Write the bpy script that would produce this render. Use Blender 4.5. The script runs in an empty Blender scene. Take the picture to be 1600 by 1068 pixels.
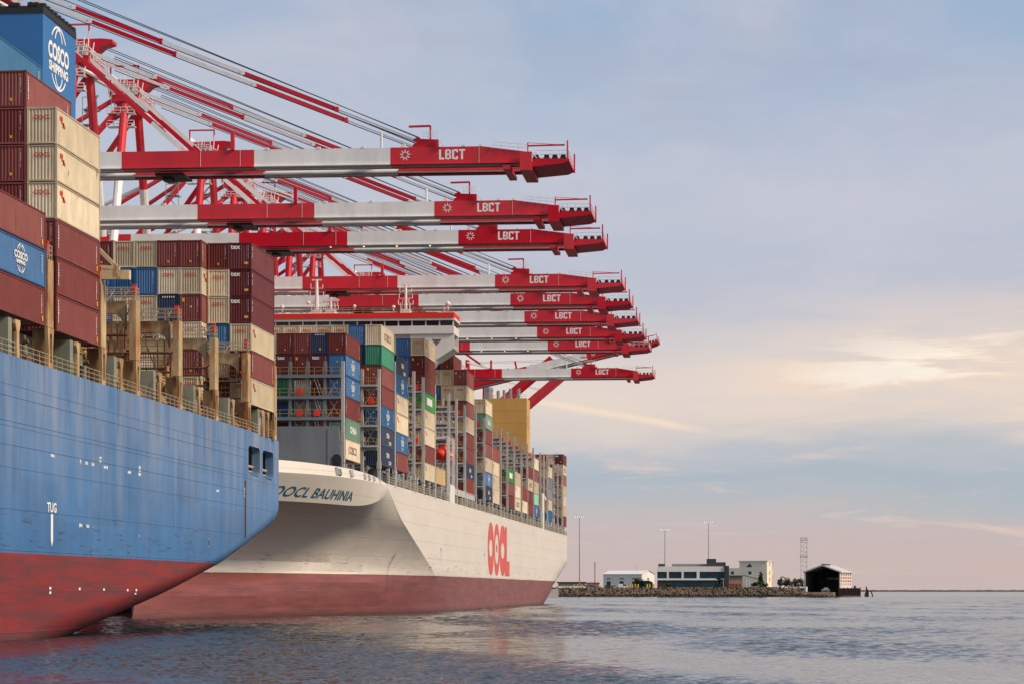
import bpy, math, random
from math import sin, cos, tan, atan, atan2, radians, pi, sqrt
from mathutils import Vector, Matrix

sc = bpy.context.scene
COL = sc.collection
rnd = random.Random(7)

# ------------------------------------------------------------------ camera
F = 3600.0; CX = 886.0; CY = 921.0; VPX = 1178.0; CH = 3.8      # photo pixels (1600 wide) and metres
TH = atan((VPX - CX) / F); cT, sT = cos(TH), sin(TH)
cam_d = bpy.data.cameras.new('camera'); cam = bpy.data.objects.new('camera', cam_d); COL.objects.link(cam)
cam.location = (0, 0, CH); cam.rotation_euler = (pi / 2, 0, TH)
cam_d.sensor_width = 36; cam_d.lens = F / 1600 * 36
cam_d.shift_x = -(CX - 800) / 1600; cam_d.shift_y = (CY - 534) / 1600
cam_d.clip_start = 1; cam_d.clip_end = 90000
sc.camera = cam

# ------------------------------------------------------------------ world: Nishita sky behind thin evening cloud
SUN_EL, SUN_AZ = 36.0, 106.0            # azimuth from +Y (along the quay) towards +X (the open water)
w = bpy.data.worlds.new('World'); sc.world = w; w.use_nodes = True
nt = w.node_tree; nt.nodes.clear()
def wn(t, **k):
    n = nt.nodes.new(t)
    for a, b in k.items(): setattr(n, a, b)
    return n
def wl(a, b): nt.links.new(a, b)
def wmath(op, a, b=None, clamp=False):
    n = wn('ShaderNodeMath', operation=op, use_clamp=clamp)
    for i, v in enumerate((a, b)):
        if v is None: continue
        if isinstance(v, (int, float)): n.inputs[i].default_value = v
        else: wl(v, n.inputs[i])
    return n.outputs[0]
def wmix(f, a, b):
    n = wn('ShaderNodeMix', data_type='RGBA')
    for sck, v in (('Factor', f), ('A', a), ('B', b)):
        i = [x for x in n.inputs if x.name == sck and (x.type == ('VALUE' if sck == 'Factor' else 'RGBA'))][0]
        if isinstance(v, (int, float)): i.default_value = v
        elif isinstance(v, tuple): i.default_value = v
        else: wl(v, i)
    return [x for x in n.outputs if x.type == 'RGBA'][0]
sky = wn('ShaderNodeTexSky', sky_type='NISHITA'); sky.sun_disc = False
sky.sun_elevation = radians(SUN_EL); sky.sun_rotation = radians(SUN_AZ); sky.air_density = 1.0; sky.dust_density = 2.5
tc = wn('ShaderNodeTexCoord'); sep = wn('ShaderNodeSeparateXYZ'); wl(tc.outputs['Generated'], sep.inputs[0])
X, Y, Z = sep.outputs
az = wmath('ARCTAN2', X, Y)                                   # 0 = along the quay
zc = wmath('MAXIMUM', Z, 0.0)
# cloud sheet seen in perspective
den = wmath('ADD', zc, 0.045)
px_ = wmath('DIVIDE', X, den); py_ = wmath('DIVIDE', Y, den)
cmb = wn('ShaderNodeCombineXYZ'); wl(px_, cmb.inputs[0]); wl(wmath('MULTIPLY', py_, 0.55), cmb.inputs[1]); cmb.inputs[2].default_value = 3.7
def wnoise(vec, scale, detail, rough, dist=0.0):
    n = wn('ShaderNodeTexNoise'); n.inputs['Scale'].default_value = scale; n.inputs['Detail'].default_value = detail
    n.inputs['Roughness'].default_value = rough; n.inputs['Distortion'].default_value = dist; wl(vec, n.inputs['Vector']); return n.outputs['Fac']
n1 = wnoise(cmb.outputs[0], 0.55, 5, 0.5, 0.6)
n2 = wnoise(cmb.outputs[0], 1.9, 6, 0.6, 0.4)
# banks of cloud: azimuth / elevation space, long across
cb2 = wn('ShaderNodeCombineXYZ'); wl(wmath('MULTIPLY', az, 5.0), cb2.inputs[0]); wl(wmath('MULTIPLY', Z, 24.0), cb2.inputs[1]); cb2.inputs[2].default_value = 1.3
n3 = wnoise(cb2.outputs[0], 1.0, 5, 0.55, 0.3)
cb3 = wn('ShaderNodeCombineXYZ'); wl(wmath('MULTIPLY', az, 9.0), cb3.inputs[0]); wl(wmath('MULTIPLY', Z, 62.0), cb3.inputs[1]); cb3.inputs[2].default_value = 8.1
n4 = wnoise(cb3.outputs[0], 1.0, 7, 0.62, 0.6)
zz = wmath('ADD', Z, wmath('ADD', wmath('MULTIPLY', wmath('SUBTRACT', n3, 0.5), 0.045), wmath('ADD', wmath('MULTIPLY', wmath('SUBTRACT', n1, 0.5), 0.02), wmath('MULTIPLY', wmath('SUBTRACT', n4, 0.5), 0.022))))
ramp = wn('ShaderNodeValToRGB'); wl(wmath('MULTIPLY', zz, 2.0), ramp.inputs[0])
stops = [(0.0, (.68,.53,.50)), (.012, (.66,.53,.51)), (.026, (.62,.54,.54)), (.040, (.51,.54,.58)), (.052, (.45,.52,.60)), (.063, (.55,.57,.62)),
         (.072, (.76,.67,.63)), (.088, (.86,.73,.65)), (.104, (.72,.66,.66)), (.120, (.57,.58,.66)), (.145, (.55,.57,.68)), (.175, (.56,.59,.70)),
         (.200, (.48,.55,.69)), (.24, (.37,.49,.67)), (.40, (.36,.46,.63)), (.5, (.40,.47,.60))]
cr = ramp.color_ramp
while len(cr.elements) > 1: cr.elements.remove(cr.elements[-1])
for i, (p, c) in enumerate(stops):
    e = cr.elements[0] if i == 0 else cr.elements.new(p * 2)
    e.position = p * 2; e.color = (*c, 1)
# lit cloud edges, strongest low down and towards the sun's side
fall = wn('ShaderNodeMapRange'); wl(Z, fall.inputs[0]); fall.inputs[1].default_value = .062; fall.inputs[2].default_value = .092; 
fall2 = wn('ShaderNodeMapRange'); wl(Z, fall2.inputs[0]); fall2.inputs[1].default_value = .135; fall2.inputs[2].default_value = .092
band = wmath('MULTIPLY', fall.outputs[0], fall2.outputs[0])
azr = wn('ShaderNodeMapRange'); wl(az, azr.inputs[0]); azr.inputs[1].default_value = -0.03; azr.inputs[2].default_value = 0.06; azr.inputs[3].default_value = 0.10
cl = wn('ShaderNodeMapRange'); wl(n4, cl.inputs[0]); cl.inputs[1].default_value = .35; cl.inputs[2].default_value = .55
glow = wmath('MULTIPLY', wmath('MULTIPLY', band, cl.outputs[0]), azr.outputs[0], clamp=True)
c1 = wmix(wmath('MULTIPLY', glow, 0.95), ramp.outputs[0], (1.12, .81, .57, 1))
core = wn('ShaderNodeMapRange'); wl(glow, core.inputs[0]); core.inputs[1].default_value = .45; core.inputs[2].default_value = .85
c1 = wmix(wmath('MULTIPLY', core.outputs[0], .9), c1, (1.12, 1.0, .84, 1))
# soft grey-violet veils over the upper sky
v = wn('ShaderNodeMapRange'); wl(n2, v.inputs[0]); v.inputs[1].default_value = .42; v.inputs[2].default_value = .72
vf = wn('ShaderNodeMapRange'); wl(Z, vf.inputs[0]); vf.inputs[1].default_value = .05; vf.inputs[2].default_value = .14; vf.inputs[3].default_value = .10; vf.inputs[4].default_value = .62
c2 = wmix(wmath('MULTIPLY', v.outputs[0], vf.outputs[0]), c1, (.68, .65, .70, 1))
# darker blue-grey banks between the veils
dk = wn('ShaderNodeMapRange'); wl(n3, dk.inputs[0]); dk.inputs[1].default_value = .50; dk.inputs[2].default_value = .30
dz = wn('ShaderNodeMapRange'); wl(Z, dz.inputs[0]); dz.inputs[1].default_value = .09; dz.inputs[2].default_value = .14
c2 = wmix(wmath('MULTIPLY', wmath('MULTIPLY', dk.outputs[0], dz.outputs[0]), .55), c2, (.43, .47, .60, 1))
# small low wisps
v3 = wn('ShaderNodeMapRange'); wl(n4, v3.inputs[0]); v3.inputs[1].default_value = .54; v3.inputs[2].default_value = .68
lf = wn('ShaderNodeMapRange'); wl(Z, lf.inputs[0]); lf.inputs[1].default_value = .085; lf.inputs[2].default_value = .06; 
c3 = wmix(wmath('MULTIPLY', wmath('MULTIPLY', v3.outputs[0], lf.outputs[0]), .7), c2, (.92, .68, .58, 1))
# old contrail, drifting apart
yc = wmath('SUBTRACT', wmath('MULTIPLY', az, -0.172), wmath('SUBTRACT', Z, 0.0655))     # signed height off its line
wob = wmath('MULTIPLY', wmath('SUBTRACT', n4, .5), 0.004)
tl = wn('ShaderNodeMapRange'); wl(wmath('ABSOLUTE', wmath('ADD', yc, wob)), tl.inputs[0]); tl.inputs[1].default_value = .0022; tl.inputs[2].default_value = .0003
e1 = wn('ShaderNodeMapRange'); wl(az, e1.inputs[0]); e1.inputs[1].default_value = -.130; e1.inputs[2].default_value = -.085
e2 = wn('ShaderNodeMapRange'); wl(az, e2.inputs[0]); e2.inputs[1].default_value = -.018; e2.inputs[2].default_value = -.035
tr = wmath('MULTIPLY', wmath('MULTIPLY', tl.outputs[0], e1.outputs[0]), e2.outputs[0], clamp=True)
c4 = wmix(wmath('MULTIPLY', tr, .85), c3, (1.02, .80, .62, 1))
sc10 = wn('ShaderNodeVectorMath', operation='SCALE'); wl(c4, sc10.inputs[0]); sc10.inputs['Scale'].default_value = 10.0
fin = wmix(0.86, sky.outputs[0], sc10.outputs[0])
bg = wn('ShaderNodeBackground'); wl(fin, bg.inputs[0]); bg.inputs[1].default_value = 0.1
out = wn('ShaderNodeOutputWorld'); wl(bg.outputs[0], out.inputs[0])

# ------------------------------------------------------------------ sun, exposure
sd = bpy.data.lights.new('sun', 'SUN'); sun = bpy.data.objects.new('sun', sd); COL.objects.link(sun)
sd.energy = 3.9; sd.angle = radians(14); sd.color = (1.0, .82, .62)
sdir = Vector((sin(radians(SUN_AZ)) * cos(radians(SUN_EL)), cos(radians(SUN_AZ)) * cos(radians(SUN_EL)), sin(radians(SUN_EL))))
sun.rotation_euler = (-sdir).to_track_quat('-Z', 'Y').to_euler(); sun.location = sdir * 500
sc.view_settings.view_transform = 'Standard'; sc.view_settings.look = 'None'
sc.view_settings.exposure = 0.0; sc.view_settings.gamma = 1.0

# ------------------------------------------------------------------ survey helpers (photo measurements -> metres)
def W(px, py, d):
    lat = (px - CX) / F * d
    return Vector((-sT * d + cT * lat, cT * d + sT * lat, CH + (CY - py) / F * d))
def Yof(px, X):
    k = (px - CX) / F
    return X * (cT + k * sT) / (k * cT - sT)
def Zof(py, X, Y): return CH + (CY - py) / F * (-X * sT + Y * cT)

# ------------------------------------------------------------------ mesh helpers
class MB:
    def __init__(s): s.v = []; s.f = []; s.m = []; s.mi = 0
    def add(s, vs, fs, mi=None):
        o = len(s.v); s.v += [tuple(v) for v in vs]; s.f += [tuple(i + o for i in f) for f in fs]
        s.m += [s.mi if mi is None else mi] * len(fs)
    def box(s, x0, x1, y0, y1, z0, z1, mi=None):
        s.add([(x0,y0,z0),(x1,y0,z0),(x1,y1,z0),(x0,y1,z0),(x0,y0,z1),(x1,y0,z1),(x1,y1,z1),(x0,y1,z1)],
              [(3,2,1,0),(4,5,6,7),(0,1,5,4),(1,2,6,5),(2,3,7,6),(3,0,4,7)], mi)
    def cbox(s, c, d, mi=None):
        s.box(c[0]-d[0]/2, c[0]+d[0]/2, c[1]-d[1]/2, c[1]+d[1]/2, c[2]-d[2]/2, c[2]+d[2]/2, mi)
    def beam(s, a, b, w, h=None, mi=None, up=(0,0,1)):
        a = Vector(a); b = Vector(b); h = w if h is None else h
        d = (b - a).normalized(); u = Vector(up)
        if abs(d.dot(u)) > .98: u = Vector((0,1,0))
        r = d.cross(u).normalized(); u = r.cross(d)
        vs = []
        for p in (a, b):
            for q, t in ((-1,-1),(1,-1),(1,1),(-1,1)): vs.append(p + r*(q*w/2) + u*(t*h/2))
        s.add(vs, [(3,2,1,0),(4,5,6,7),(0,1,5,4),(1,2,6,5),(2,3,7,6),(3,0,4,7)], mi)
    def tube(s, a, b, r, n=8, r2=None, mi=None, caps=True):
        a = Vector(a); b = Vector(b); r2 = r if r2 is None else r2
        d = (b - a).normalized(); u = Vector((0,0,1)) if abs(d.z) < .95 else Vector((0,1,0))
        p = d.cross(u).normalized(); q = p.cross(d)
        vs = [a + (p*cos(2*pi*i/n) + q*sin(2*pi*i/n))*r for i in range(n)] + [b + (p*cos(2*pi*i/n) + q*sin(2*pi*i/n))*r2 for i in range(n)]
        fs = [(i, i+n, (i+1)%n+n, (i+1)%n)[::-1] for i in range(n)]
        if caps: fs += [tuple(range(n)), tuple(range(2*n-1, n-1, -1))]
        s.add(vs, fs, mi)
    def prism(s, pts, axis, a, b, mi=None):
        # pts: polygon in the two other axes (in order xyz without axis)
        def mk(p, t):
            q = list(p); q.insert(axis, t); return tuple(q)
        n = len(pts)
        s.add([mk(p, a) for p in pts] + [mk(p, b) for p in pts],
              [tuple(range(n))[::-1], tuple(range(n, 2*n))] + [(i, (i+1)%n, (i+1)%n+n, i+n) for i in range(n)], mi)
    def quad(s, a, b, c, d, mi=None): s.add([a,b,c,d], [(0,1,2,3)], mi)
    def rail(s, pts, h=1.05, r=.035, posts=1.8, mids=1, mi=None):
        for a, b in zip(pts, pts[1:]):
            a = Vector(a); b = Vector(b); L = (b-a).length; n = max(1, int(L/posts + .5))
            for k in range(1, mids+2):
                hz = Vector((0,0,h*k/(mids+1))); s.beam(a+hz, b+hz, r*2, r*2, mi)
            for i in range(n+1):
                p = a + (b-a)*(i/n); s.beam(p, p+Vector((0,0,h)), r*2, r*2, mi)
    def mesh(s, name, mats=(), org=(0,0,0), smooth=False):
        me = bpy.data.meshes.new(name)
        me.from_pydata([(v[0]-org[0], v[1]-org[1], v[2]-org[2]) for v in s.v], [], s.f); 
        for m in mats: me.materials.append(m)
        if len(mats) > 1: me.polygons.foreach_set('material_index', s.m)
        if smooth: me.polygons.foreach_set('use_smooth', [True]*len(me.polygons))
        me.update(); fixn(me); return me
    def build(s, name, mat, parent=None, org=(0,0,0), smooth=False, kind=None):
        mats = mat if isinstance(mat, (list, tuple)) else [mat]
        return link(name, s.mesh(name, mats, org, smooth), parent, kind=kind)
import bmesh
def fixn(me):
    bm = bmesh.new(); bm.from_mesh(me); bmesh.ops.recalc_face_normals(bm, faces=bm.faces); bm.to_mesh(me); bm.free()
def link(name, me, parent=None, loc=None, mat=None, kind=None):
    o = bpy.data.objects.new(name, me); COL.objects.link(o)
    if parent: o.parent = parent
    if loc is not None: o.location = loc
    if mat is not None:
        if not o.data.materials: o.data.materials.append(mat)
        o.material_slots[0].link = 'OBJECT'; o.material_slots[0].material = mat
    if kind: o['kind'] = kind
    return o
def thing(name, loc, label, cat, group=None):
    o = bpy.data.objects.new(name, None); COL.objects.link(o); o.location = loc; o.empty_display_size = 1
    tag(o, label, cat, group); return o
def tag(o, label, cat, group=None):
    o['label'] = label; o['category'] = cat
    if group: o['group'] = group
def copy_tree(o, parent=None):
    c = o.copy(); COL.objects.link(c); c.parent = parent
    for ch in list(o.children): copy_tree(ch, c)
    return c
_txt = {}
def text_mesh(txt, size=1.0, bold=0.0, sx=1.0, shear=0.0, align='CENTER', depth=0.0):
    """flat lettering in the XY plane, baseline at y=0, as a mesh"""
    key = (txt, size, bold, sx, shear, align)
    if key in _txt: return _txt[key]
    cu = bpy.data.curves.new('lettering', 'FONT'); cu.body = txt; cu.size = size; cu.offset = bold; cu.shear = shear
    cu.align_x = align; cu.resolution_u = 3; cu.extrude = depth
    ob = bpy.data.objects.new('lettering_tmp', cu); COL.objects.link(ob)
    dg = bpy.context.evaluated_depsgraph_get(); me = bpy.data.meshes.new_from_object(ob.evaluated_get(dg))
    bpy.data.objects.remove(ob); bpy.data.curves.remove(cu)
    vs = [(v.co.x*sx, v.co.y, 0) for v in me.vertices]; fs = [tuple(p.vertices) for p in me.polygons]
    bpy.data.meshes.remove(me); _txt[key] = (vs, fs); return vs, fs

# ------------------------------------------------------------------ materials
MATS = {}
def paint(name, col, rough=.5, var=.12, vscale=.35, rust=0.0, rustcol=(.16,.055,.02), streak=True, rscale=.6, metal=0.0,
          dirt=0.0, dirtcol=(.05,.045,.04), rand=False, rr=(.72,1.22), spec=.4, coords='Object', fade=None):
    if name in MATS: return MATS[name]
    m = bpy.data.materials.new(name); m.use_nodes = True; t = m.node_tree; N = t.nodes; L = t.links
    b = N['Principled BSDF']; b.inputs['Roughness'].default_value = rough; b.inputs['Metallic'].default_value = metal
    b.inputs['Specular IOR Level'].default_value = spec
    tcn = N.new('ShaderNodeTexCoord'); vec = tcn.outputs[coords]
    if rand:
        oi = N.new('ShaderNodeObjectInfo'); sc_ = N.new('ShaderNodeVectorMath'); sc_.operation = 'SCALE'
        cb = N.new('ShaderNodeCombineXYZ')
        for i in range(3): L.new(oi.outputs['Random'], cb.inputs[i])
        L.new(cb.outputs[0], sc_.inputs[0]); sc_.inputs['Scale'].default_value = 173.0
        ad = N.new('ShaderNodeVectorMath'); ad.operation = 'ADD'; L.new(vec, ad.inputs[0]); L.new(sc_.outputs[0], ad.inputs[1]); vec = ad.outputs[0]
    def noise(scale, detail=5, rough_=.55, st=None):
        n = N.new('ShaderNodeTexNoise'); n.inputs['Scale'].default_value = scale; n.inputs['Detail'].default_value = detail; n.inputs['Roughness'].default_value = rough_
        if st:
            mp = N.new('ShaderNodeMapping'); mp.inputs['Scale'].default_value = st; L.new(vec, mp.inputs[0]); L.new(mp.outputs[0], n.inputs['Vector'])
        else: L.new(vec, n.inputs['Vector'])
        return n.outputs['Fac']
    def rng(x, a, b_, c=0., d=1.):
        n = N.new('ShaderNodeMapRange'); L.new(x, n.inputs[0])
        for i, q in enumerate((a, b_, c, d)): n.inputs[i+1].default_value = q
        return n.outputs[0]
    def mix(f, a, b_):
        n = N.new('ShaderNodeMix'); n.data_type = 'RGBA'
        for i, q in ((0, f), (6, a), (7, b_)):
            if isinstance(q, (int, float)): n.inputs[i].default_value = q
            elif isinstance(q, tuple): n.inputs[i].default_value = (*q, 1)
            else: L.new(q, n.inputs[i])
        return n.outputs[2]
    lo = tuple(max(0, c*(1-var)) for c in col); hi = tuple(min(1, c*(1+var)) for c in col)
    cc = mix(rng(noise(vscale), .3, .7), lo, hi)
    if fade:        # chalky fading in vertical runs
        cc = mix(rng(noise(.5, 6, .6, (1.2, 1.2, .12)), .42, .75, 0, fade[1]), cc, fade[0])
    if rand:
        hs = N.new('ShaderNodeHueSaturation'); L.new(cc, hs.inputs['Color']); L.new(rng(oi.outputs['Random'], 0, 1, rr[0], rr[1]), hs.inputs['Value'])
        L.new(rng(oi.outputs['Random'], 0, 1, 1+(rr[1]-1)*.35, 1-(1-rr[0])*.5), hs.inputs['Saturation']); cc = hs.outputs[0]
    if dirt: cc = mix(rng(noise(rscale*.7, 7, .65, (1.6,1.6,.35) if streak else None), .46, .72, 0, dirt), cc, dirtcol)
    if rust:
        rn = noise(rscale, 8, .68, (1,1,.28) if streak else None)
        cc = mix(rng(rn, .66-rust*.35, .72-rust*.15), cc, rustcol)
        L.new(rng(rn, .6-rust*.3, .7, rough, .85), b.inputs['Roughness'])
    L.new(cc, b.inputs['Base Color'])
    MATS[name] = m; return m
def emit(name, col, st):
    m = bpy.data.materials.new(name); m.use_nodes = True; b = m.node_tree.nodes['Principled BSDF']
    b.inputs['Base Color'].default_value = (*col, 1); b.inputs['Emission Color'].default_value = (*col, 1); b.inputs['Emission Strength'].default_value = st
    return m

RED = paint('crane red paint', (.62,.004,.022), .5, .12, .12, dirt=.25, rscale=.35, rand=True, rr=(.86,1.06), spec=.25)
WHITE = paint('crane white paint', (.82,.815,.80), .45, .06, .15, dirt=.28, rand=True, rr=(.93,1.02), dirtcol=(.33,.31,.28), rscale=.35)
DARK = paint('black rubber and shadowed steel', (.02,.02,.022), .6, .2)
ROPE = paint('greased wire rope', (.03,.035,.045), .6, .1)
STEEL = paint('galvanised grey steel', (.28,.29,.30), .55, .15, .5, dirt=.25, rscale=.8)
LETTER = paint('white lettering paint', (.82,.82,.81), .5, .04)

# ================================================================== SETTING: water, wharf
def water():
    m = bpy.data.materials.new('harbour water'); m.use_nodes = True; t = m.node_tree; N = t.nodes; L = t.links
    b = N['Principled BSDF']; b.inputs['Base Color'].default_value = (.010,.020,.028,1); b.inputs['Roughness'].default_value = .10
    b.inputs['IOR'].default_value = 1.33
    g = N.new('ShaderNodeNewGeometry')
    def slope(scale, amp, st, seed):
        mp = N.new('ShaderNodeMapping'); mp.inputs['Scale'].default_value = st; mp.inputs['Location'].default_value = (seed, seed*2, seed*3)
        L.new(g.outputs['Position'], mp.inputs[0])
        n = N.new('ShaderNodeTexNoise'); n.inputs['Scale'].default_value = scale; n.inputs['Detail'].default_value = 3; L.new(mp.outputs[0], n.inputs['Vector'])
        s1 = N.new('ShaderNodeVectorMath'); s1.operation = 'SUBTRACT'; L.new(n.outputs['Color'], s1.inputs[0]); s1.inputs[1].default_value = (.5,.5,.5)
        s2 = N.new('ShaderNodeVectorMath'); s2.operation = 'MULTIPLY'; L.new(s1.outputs[0], s2.inputs[0]); s2.inputs[1].default_value = (amp*.8, amp, 0)
        return s2.outputs[0]
    # gust patches make some water rougher than the rest
    mp = N.new('ShaderNodeMapping'); mp.inputs['Scale'].default_value = (.012,.0035,1); L.new(g.outputs['Position'], mp.inputs[0])
    gn = N.new('ShaderNodeTexNoise'); gn.inputs['Scale'].default_value = 1; gn.inputs['Detail'].default_value = 4; L.new(mp.outputs[0], gn.inputs['Vector'])
    gr = N.new('ShaderNodeMapRange'); L.new(gn.outputs['Fac'], gr.inputs[0]); gr.inputs[1].default_value = .36; gr.inputs[2].default_value = .64; gr.inputs[3].default_value = .35; gr.inputs[4].default_value = 1.3
    tot = None
    for a in ((.13,.12,(1,.7,1),11.), (1.3,.30,(.6,.6,1),3.), (4.5,.40,(.6,.7,1),7.)):
        sl = slope(*a)
        if tot is None: tot = sl
        else:
            ad = N.new('ShaderNodeVectorMath'); ad.operation = 'ADD'; L.new(tot, ad.inputs[0]); L.new(sl, ad.inputs[1]); tot = ad.outputs[0]
    mu = N.new('ShaderNodeVectorMath'); mu.operation = 'SCALE'; L.new(tot, mu.inputs[0]); L.new(gr.outputs[0], mu.inputs['Scale'])
    ad = N.new('ShaderNodeVectorMath'); ad.operation = 'ADD'; L.new(mu.outputs[0], ad.inputs[0]); L.new(g.outputs['Normal'], ad.inputs[1])
    nm = N.new('ShaderNodeVectorMath'); nm.operation = 'NORMALIZE'; L.new(ad.outputs[0], nm.inputs[0])
    L.new(nm.outputs[0], b.inputs['Normal'])
    # real wavelets where the water is near enough to see them, finest close by; flat sheet to the horizon beyond
    import numpy as np
    a0, a1, Y0, Y1, st = -.42, .17, 78.0, 1500.0, .0016
    nr = int(math.log(Y1/Y0)/st)+1; nc = int((a1-a0)/st/1.15)+1
    yy = Y0*np.exp(np.linspace(0, math.log(Y1/Y0), nr)); aa = np.linspace(a0, a1, nc)
    YG = np.repeat(yy[:,None], nc, 1); XG = YG*aa[None,:]; ZG = np.zeros_like(YG); rg = np.random.RandomState(5)
    gust = np.zeros_like(YG)
    for k in range(7):
        lx, ly = rg.uniform(.006,.03), rg.uniform(.003,.016); gust += np.sin(XG*lx*6.28+YG*ly*rg.choice([-1,1])*6.28+rg.uniform(0,6.28))
    gust = np.clip(.80+.24*gust, .22, 1.4)
    gust *= 1-.35*np.clip((XG/YG-.01)/.09, 0, 1)*np.clip((700-YG)/300, 0, 1)      # a slick of calmer water off the quay
    for lam, sl_ in ((.42,.15),(.6,.15),(.9,.15),(1.35,.14),(2.0,.13),(3.1,.12),(4.7,.11),(7.5,.10),(12,.09),(21,.06)):
        for k in range(7):
            l2 = lam*rg.uniform(.8,1.25); th = radians(-72)+rg.normal(0,.6); kx, ky = cos(th)*2*pi/l2, sin(th)*2*pi/l2
            q = l2/(YG*st); wgt = np.clip((q-2.2)/1.6, 0, 1)*np.clip(1.30-.12*q, .06, 1); ZG += wgt*(sl_/sqrt(3.5)*l2/(2*pi))*np.sin(XG*kx+YG*ky+rg.uniform(0,6.28))
    ed = np.minimum(np.minimum(np.arange(nr)[:,None]/6., (nr-1-np.arange(nr))[:,None]/120.), np.minimum(np.arange(nc)[None,:]/6., (nc-1-np.arange(nc))[None,:]/6.))
    ZG *= 1.0*gust*np.clip(1.1-YG/1500., .55, 1)*np.clip(ed, 0, 1)
    S = 42000.; V = np.stack([XG.ravel(), YG.ravel(), ZG.ravel()], 1); nb = len(V)
    ex = np.array([(-S,-3000,0),(S,-3000,0),(S,S,0),(-S,S,0),(-S,Y0,0),(S,Y0,0),(-S,Y1,0),(S,Y1,0)]); V = np.vstack([V, ex])
    idx = np.arange(nr*nc).reshape(nr, nc); Q = np.stack([idx[:-1,:-1].ravel(), idx[:-1,1:].ravel(), idx[1:,1:].ravel(), idx[1:,:-1].ravel()], 1)
    c00, c01, c10, c11 = idx[0,0], idx[0,-1], idx[-1,0], idx[-1,-1]
    EQ = np.array([(nb,nb+1,nb+5,nb+4),(nb+4,c00,c10,nb+6),(c01,nb+5,nb+7,c11),(nb+6,nb+7,nb+2,nb+3)]); Q = np.vstack([Q, EQ])
    me = bpy.data.meshes.new('water'); me.vertices.add(len(V)); me.vertices.foreach_set('co', V.astype(np.float32).ravel())
    me.loops.add(Q.size); me.loops.foreach_set('vertex_index', Q.astype(np.int32).ravel()); me.polygons.add(len(Q)); me.polygons.foreach_set('loop_start', np.arange(0, Q.size, 4, dtype=np.int32))
    me.polygons.foreach_set('use_smooth', np.ones(len(Q), dtype=bool)); me.update(calc_edges=True); me.validate(); me.materials.append(m)
    link('water', me, kind='structure')
water()
CONC = paint('wharf concrete', (.28,.27,.25), .85, .15, .4, dirt=.5, rscale=.2)
mb = MB(); mb.box(-520, -105.2, -120, 1240, -6, 4.4); mb.build('wharf', CONC, kind='structure')

# ================================================================== CONTAINERS
PITCH = 2.99; CW = 2.5
def corr(mb, p0, p1, z0, z1, n, depth, out):
    """corrugated wall from p0 to p1 (x,y), trapezoid ribs, out = outward unit normal (x,y)"""
    pts = []
    for i in range(n):
        for t, k in ((0,0),(.28,0),(.5,1),(.78,1)): pts.append(((i+t)/n, k))
    pts.append((1,0))
    vs = []
    for t, k in pts:
        x = p0[0]+(p1[0]-p0[0])*t - out[0]*depth*k; y = p0[1]+(p1[1]-p0[1])*t - out[1]*depth*k
        vs += [(x,y,z0),(x,y,z1)]
    mb.add(vs, [(2*i,2*i+2,2*i+3,2*i+1) for i in range(len(pts)-1)])
LC = 12.19; HC = 2.9
mb = MB(); hx = 1.219
corr(mb, (hx-.03,.14), (hx-.03,LC-.14), .16, HC-.12, 34, .06, (1,0)); corr(mb, (-hx+.03,.14), (-hx+.03,LC-.14), .16, HC-.12, 34, .06, (-1,0))
corr(mb, (-hx+.12,.04), (hx-.12,.04), .17, HC-.13, 8, .07, (0,-1)); corr(mb, (-hx+.12,LC-.04), (hx-.12,LC-.04), .17, HC-.13, 8, .05, (0,1))
mb.quad((-hx+.02,.05,HC-.05),(hx-.02,.05,HC-.05),(hx-.02,LC-.05,HC-.05),(-hx+.02,LC-.05,HC-.05)); mb.quad((-hx+.02,.05,.1),(hx-.02,.05,.1),(hx-.02,LC-.05,.1),(-hx+.02,LC-.05,.1))
BODY = mb.mesh('container_body', [])
mb = MB()
for sx in (-1,1):
    for y0, y1 in ((0,.16),(LC-.16,LC)):
        mb.box(sx*hx - (.16 if sx>0 else 0), sx*hx + (0 if sx>0 else .16), y0, y1, .1, HC-.08)
        for z0, z1 in ((0,.14),(HC-.12,HC-.005)):
            mb.box(sx*hx-(.19 if sx>0 else -.012)+ (0.012 if sx>0 else -.024), sx*hx+(.012 if sx>0 else .19), y0-(.012 if y0==0 else 0.03), y1+(.03 if y0==0 else .012), z0, z1)
    for z0, z1 in ((.05,.17),(HC-.13,HC-.03)):
        mb.box(sx*hx-(.09 if sx>0 else 0), sx*hx+(0 if sx>0 else .09), .17, LC-.17, z0, z1)
for y0, y1 in ((.004,.1),(LC-.1,LC-.004)):
    for z0, z1 in ((.05,.18),(HC-.14,HC-.03)): mb.box(-hx+.17, hx-.17, y0, y1, z0, z1)
FRAME = mb.mesh('container_frame', [])
CC = dict(brown=(.20,.034,.028), maroon=(.13,.014,.02), rust=(.27,.05,.03), beige=(.60,.50,.34), cream=(.65,.54,.38), blue=(.015,.115,.30), navy=(.022,.035,.085),
          green=(.02,.24,.14), grassgreen=(.015,.27,.03), sage=(.17,.30,.23), teal=(.02,.155,.32), grey=(.22,.23,.26), tan=(.55,.40,.2), mint=(.2,.5,.33))
CM = {k: paint(k+' container paint', v, .52, .12, .5, rust=.10 if k in ('beige','cream') else .05, rustcol=(.14,.05,.02), dirt=.22, dirtcol=tuple(c*.35 for c in v), rand=True, rscale=.9) for k, v in CC.items()}
CWORD = dict(brown='brown', maroon='dark maroon', rust='rusty red', beige='beige', cream='cream', blue='blue', navy='navy blue', green='green', grassgreen='bright green',
             sage='sage green', teal='teal blue', grey='grey', tan='tan', mint='mint green')
LRED = paint('red lettering paint', (.55,.03,.02), .55, .05); LWHITE = paint('white container lettering', (.78,.78,.76), .55, .08)
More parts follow.
